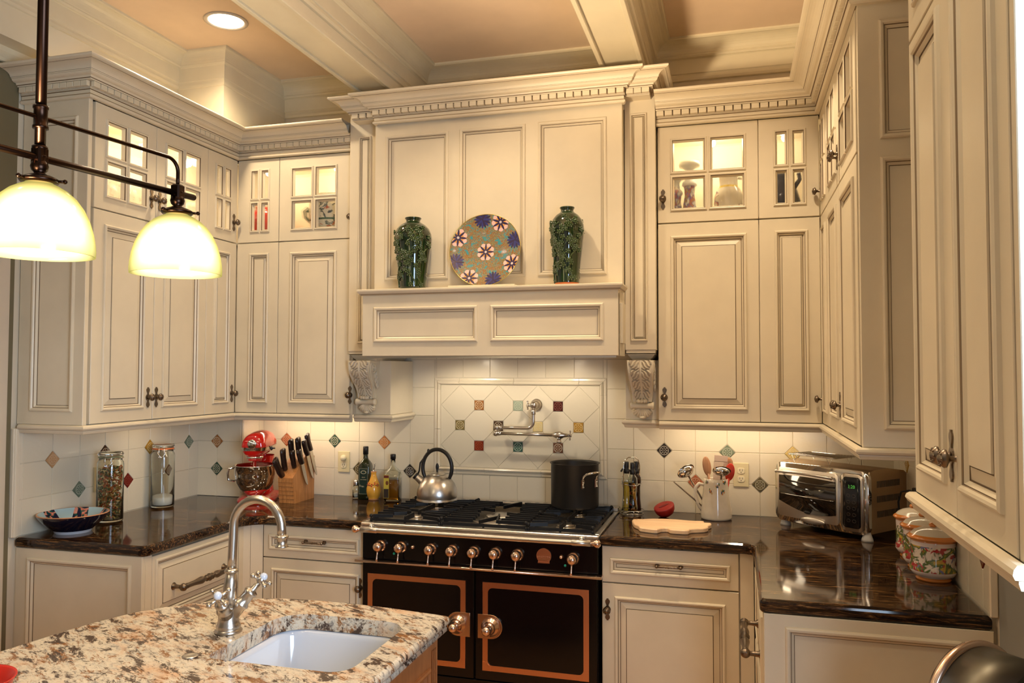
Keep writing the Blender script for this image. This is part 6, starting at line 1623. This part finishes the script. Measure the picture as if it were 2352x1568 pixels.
# roll top bin in the lower right corner, red bowl in the lower left
bn = thing('roll_top_bin', 'brushed metal bin with a rounded drum lid and chrome rim, lower right corner', 'bin', (1.628, -2.055, 0), math.atan2(-.8, .6))
m = MB(); DRUM = metal('bin_drum_metal', (.13, .12, .095), .42, (60, 2, 60)); R0 = .140
m.lathe([(R0-.006, 0), (R0-.006, .150)], DRUM, 64, axis='x', c=(.0, 0, .876)); m.build('drum_lid', bn)
m = MB(); m.lathe([(R0-.008, -.012), (R0, -.012), (R0+.004, -.004), (R0+.004, .006), (R0-.002, .010), (R0-.008, .010)], ROSE, 64, axis='x', c=(.0, 0, .876), cap=False); m.build('chrome_rim', bn)
m = MB(); m.box(.0, .148, -R0+.01, R0-.01, 0.0, .876, simple('bin_body_paint', (.08, .07, .06), .4), .01); m.build('bin_body', bn)
rb_ = thing('red_bowl', 'edge of a bright red bowl on the island, lower left corner', 'bowl', (-.440, -2.735, CT))
m = MB(); m.lathe([(0, 0), (.040, 0), (.060, .012), (.078, .035), (.083, .050), (.086, .052), (.0855, .054), (.080, .051), (.070, .033), (.05, .014), (0, .008)], simple('red_plastic_bowl', (.52, .02, .010), .3), 48); m.build('bowl_shell', rb_)

# ------------------------------------------------------------------ things behind the cabinet glass
ZS = ZG-.003
def lathe_thing(name, lab, cat, loc, parts_, rz=0, sc=1, group=None):
    t = thing(name, lab, cat, loc, rz, group)
    for nm, prof, mat, seg in parts_:
        m = MB(); m.lathe([(a*sc, h_*sc) for a, h_ in prof], mat, seg); m.build(nm, t)
    return t
lathe_thing('red_vase', 'glossy red round vase behind the narrow glass door above the mixer', 'vase', (-1.415, -.185, ZS), [('vase_body', [(0, 0), (.045, 0), (.075, .03), (.098, .09), (.102, .13), (.092, .175), (.065, .205), (.042, .215), (.045, .23)], RED, 40)])
N = Nt('majolica_glaze'); p = N.co(); o_ = N.sep(p); n1 = N.noise(p, 20, 3, .55, 1.2); n2 = N.noise(N.mapping(p, loc=(4, 2, 1)), 26, 2, .5, .6)
c = N.ramp(n1, [(.50, (.70, .66, .50)), (.545, (.70, .66, .50)), (.56, (.02, .035, .05)), (.62, (.04, .08, .06)), (.66, (.70, .66, .50))]); c = N.mix(N.ramp(n2, [(.63, (0, 0, 0)), (.65, (1, 1, 1))]), c, (.50, .10, .02))
zz = o_[2]; b1 = N.m1('LESS_THAN', N.m1('ABSOLUTE', N.m1('SUBTRACT', zz, .222)), .005); b2 = N.m1('LESS_THAN', N.m1('ABSOLUTE', N.m1('SUBTRACT', zz, .125)), .005)
c = N.mix(N.m1('MAXIMUM', b1, b2), c, (.03, .10, .06)); N.set('Base Color', c); N.set('Roughness', .12); MAJ = N.m
cr = thing('painted_crock', 'painted majolica crock with blue scrolls behind the glass left of the hood', 'crock', (-.975, -.190, ZS))
m = MB(); m.lathe([(a_, b_*1.42) for a_, b_ in [(0, 0), (.085, 0), (.09, .008), (.105, .03), (.130, .085), (.136, .125), (.132, .160), (.120, .175), (.124, .185), (.116, .188), (.112, .175)]], MAJ, 48); m.build('crock_body', cr)
m = MB(); m.tube([(-.125, -.01, .185), (-.155, -.012, .202), (-.170, -.014, .190), (-.166, -.014, .160), (-.138, -.012, .130)], [.012, .014, .013, .010, .008], simple('green_handle_glaze', (.03, .10, .06), .2), 10); m.build('crock_handle', cr)
N = Nt('figurine_glaze'); p = N.co(); o_ = N.sep(p); n1 = N.noise(p, 38, 3, .5, .5)
lowm = N.m1('LESS_THAN', o_[2], .205); c = N.ramp(n1, [(.42, (.72, .68, .58)), (.50, (.05, .07, .22)), (.56, (.50, .10, .04)), (.62, (.20, .24, .05)), (.70, (.72, .68, .58))]); N.set('Base Color', N.mix(lowm, (.62, .62, .58), c)); N.set('Roughness', .15); FIG = N.m
for x, h_, lb in ((.858, .175, 'shorter painted porcelain candlestick, left of the pair behind glass right of the hood'), (.918, .215, 'taller painted porcelain candlestick, right of the pair behind glass right of the hood')):
    h_ *= 1.5; k = h_/.215
    lathe_thing('candlestick', lb, 'candlestick', (x, -.20, ZS), [('candlestick_body', [(0, 0), (.030, 0), (.032, .01), (.024, .04), (.020, .08), (.015, .11), (.018, .135), (.024, .140), (.022, .150), (.012, .160), (.010, .185), (.020, .195), (.032, .200), (.034, .208), (.030, .215), (.010, .212)], FIG, 32)], sc=k)
N = Nt('white_jug_glaze'); p = N.co(); o_ = N.sep(p); n1 = N.noise(p, 26, 3, .5, .5)
side = N.m1('GREATER_THAN', N.m1('ABSOLUTE', o_[0]), .045); c = N.ramp(n1, [(.50, (.72, .66, .52)), (.54, (.06, .07, .16)), (.60, (.45, .14, .05)), (.66, (.72, .66, .52))])
c = N.mix(N.m1('MULTIPLY', side, N.m1('LESS_THAN', o_[2], .17)), (.66, .60, .47), c); c = N.mix(N.m1('LESS_THAN', N.m1('ABSOLUTE', N.m1('SUBTRACT', o_[2], .190)), .005), c, (.70, .52, .05)); N.set('Base Color', c); N.set('Roughness', .12); JUG = N.m
jg = thing('white_jug', 'round white painted jug with a yellow band behind the glass right of the hood', 'jug', (1.098, -.200, ZS))
m = MB(); m.lathe([(a_*.92, b_*1.55) for a_, b_ in [(0, 0), (.045, 0), (.062, .02), (.074, .055), (.074, .088), (.062, .112), (.046, .124), (.046, .150), (.054, .166), (.048, .166), (.038, .14)]], JUG, 40); m.build('jug_body', jg)
m = MB(); m.tube([(.044, -.01, .230), (.072, -.012, .222), (.080, -.012, .18), (.078, -.012, .12), (.064, -.010, .09)], .007, JUG, 10); m.build('jug_handle', jg)
NVY = simple('navy_pot_glaze', (.012, .014, .035), .15)
np_ = thing('navy_teapot', 'dark navy pot behind the narrow glass door beside the right corner', 'pot', (1.335, -.205, ZS))
m = MB(); m.lathe([(a_*1.05, b_*1.5) for a_, b_ in [(0, 0), (.06, 0), (.078, .03), (.080, .07), (.066, .105), (.040, .125), (.034, .140), (.040, .155), (.036, .155)]], NVY, 36); m.build('pot_body', np_)
m = MB(); m.tube([(.055, -.01, .17), (.080, -.012, .205), (.075, -.012, .235)], [.012, .009, .010], NVY, 10); m.tube([(.07, -.01, .03), (.10, -.01, .05), (.115, -.01, .09)], .006, ORNG, 8); m.build('pot_spout', np_)
N = Nt('white_dish_glaze'); n1 = N.noise(N.co(), 30, 3, .5, .6); N.set('Base Color', N.ramp(n1, [(.60, (.80, .76, .66)), (.64, (.50, .16, .08)), (.70, (.12, .14, .08))])); N.set('Roughness', .12); DISH = N.m
for i, (y, r, lb) in enumerate(((-1.20, .130, 'white painted dish standing at the left behind the leftmost glass door'), (-1.05, .115, 'white painted dish standing at the right behind the leftmost glass door'), (-.84, .120, 'white painted dish behind the second glass door of the left cabinets'), (-.47, .110, 'white painted dish behind the narrow glass door in the left corner'))):
    t = thing('display_dish', lb, 'dish', (XL+.13+.03*(i % 2), y, ZS), PI/2, 'white dishes displayed in the left cabinets'); m = MB(Matrix.Translation((0, 0, r*.97)) @ Matrix.Rotation(-.25, 4, 'X'))
    m.lathe([(0, .0), (r*.6, .002), (r*.75, .010), (r, .016), (r, .020), (r*.72, .015), (r*.55, .007), (0, .005)][::1], DISH, 40, axis='y'); m.build('dish_face', t)
    m = MB(); m.box(-.04, .04, -.012, .012, 0, .006, BRNZ); m.tube([(-.03, 0, .004), (-.03, .03, .07)], .002, BRNZ, 6); m.tube([(.03, 0, .004), (.03, .03, .07)], .002, BRNZ, 6); m.build('dish_stand', t)
t = thing('glass_carafe', 'small cut glass carafe behind the second glass door of the left cabinets', 'carafe', (-1.66, -.66, ZS)); m = MB(); m.lathe([(0, 0), (.035, 0), (.045, .02), (.04, .06), (.018, .10), (.016, .14), (.022, .16), (.020, .16), (.013, .14), (.015, .10), (.036, .06), (.041, .022), (0, .006)], GLS, 16, smooth=False); m.build('carafe_glass', t)
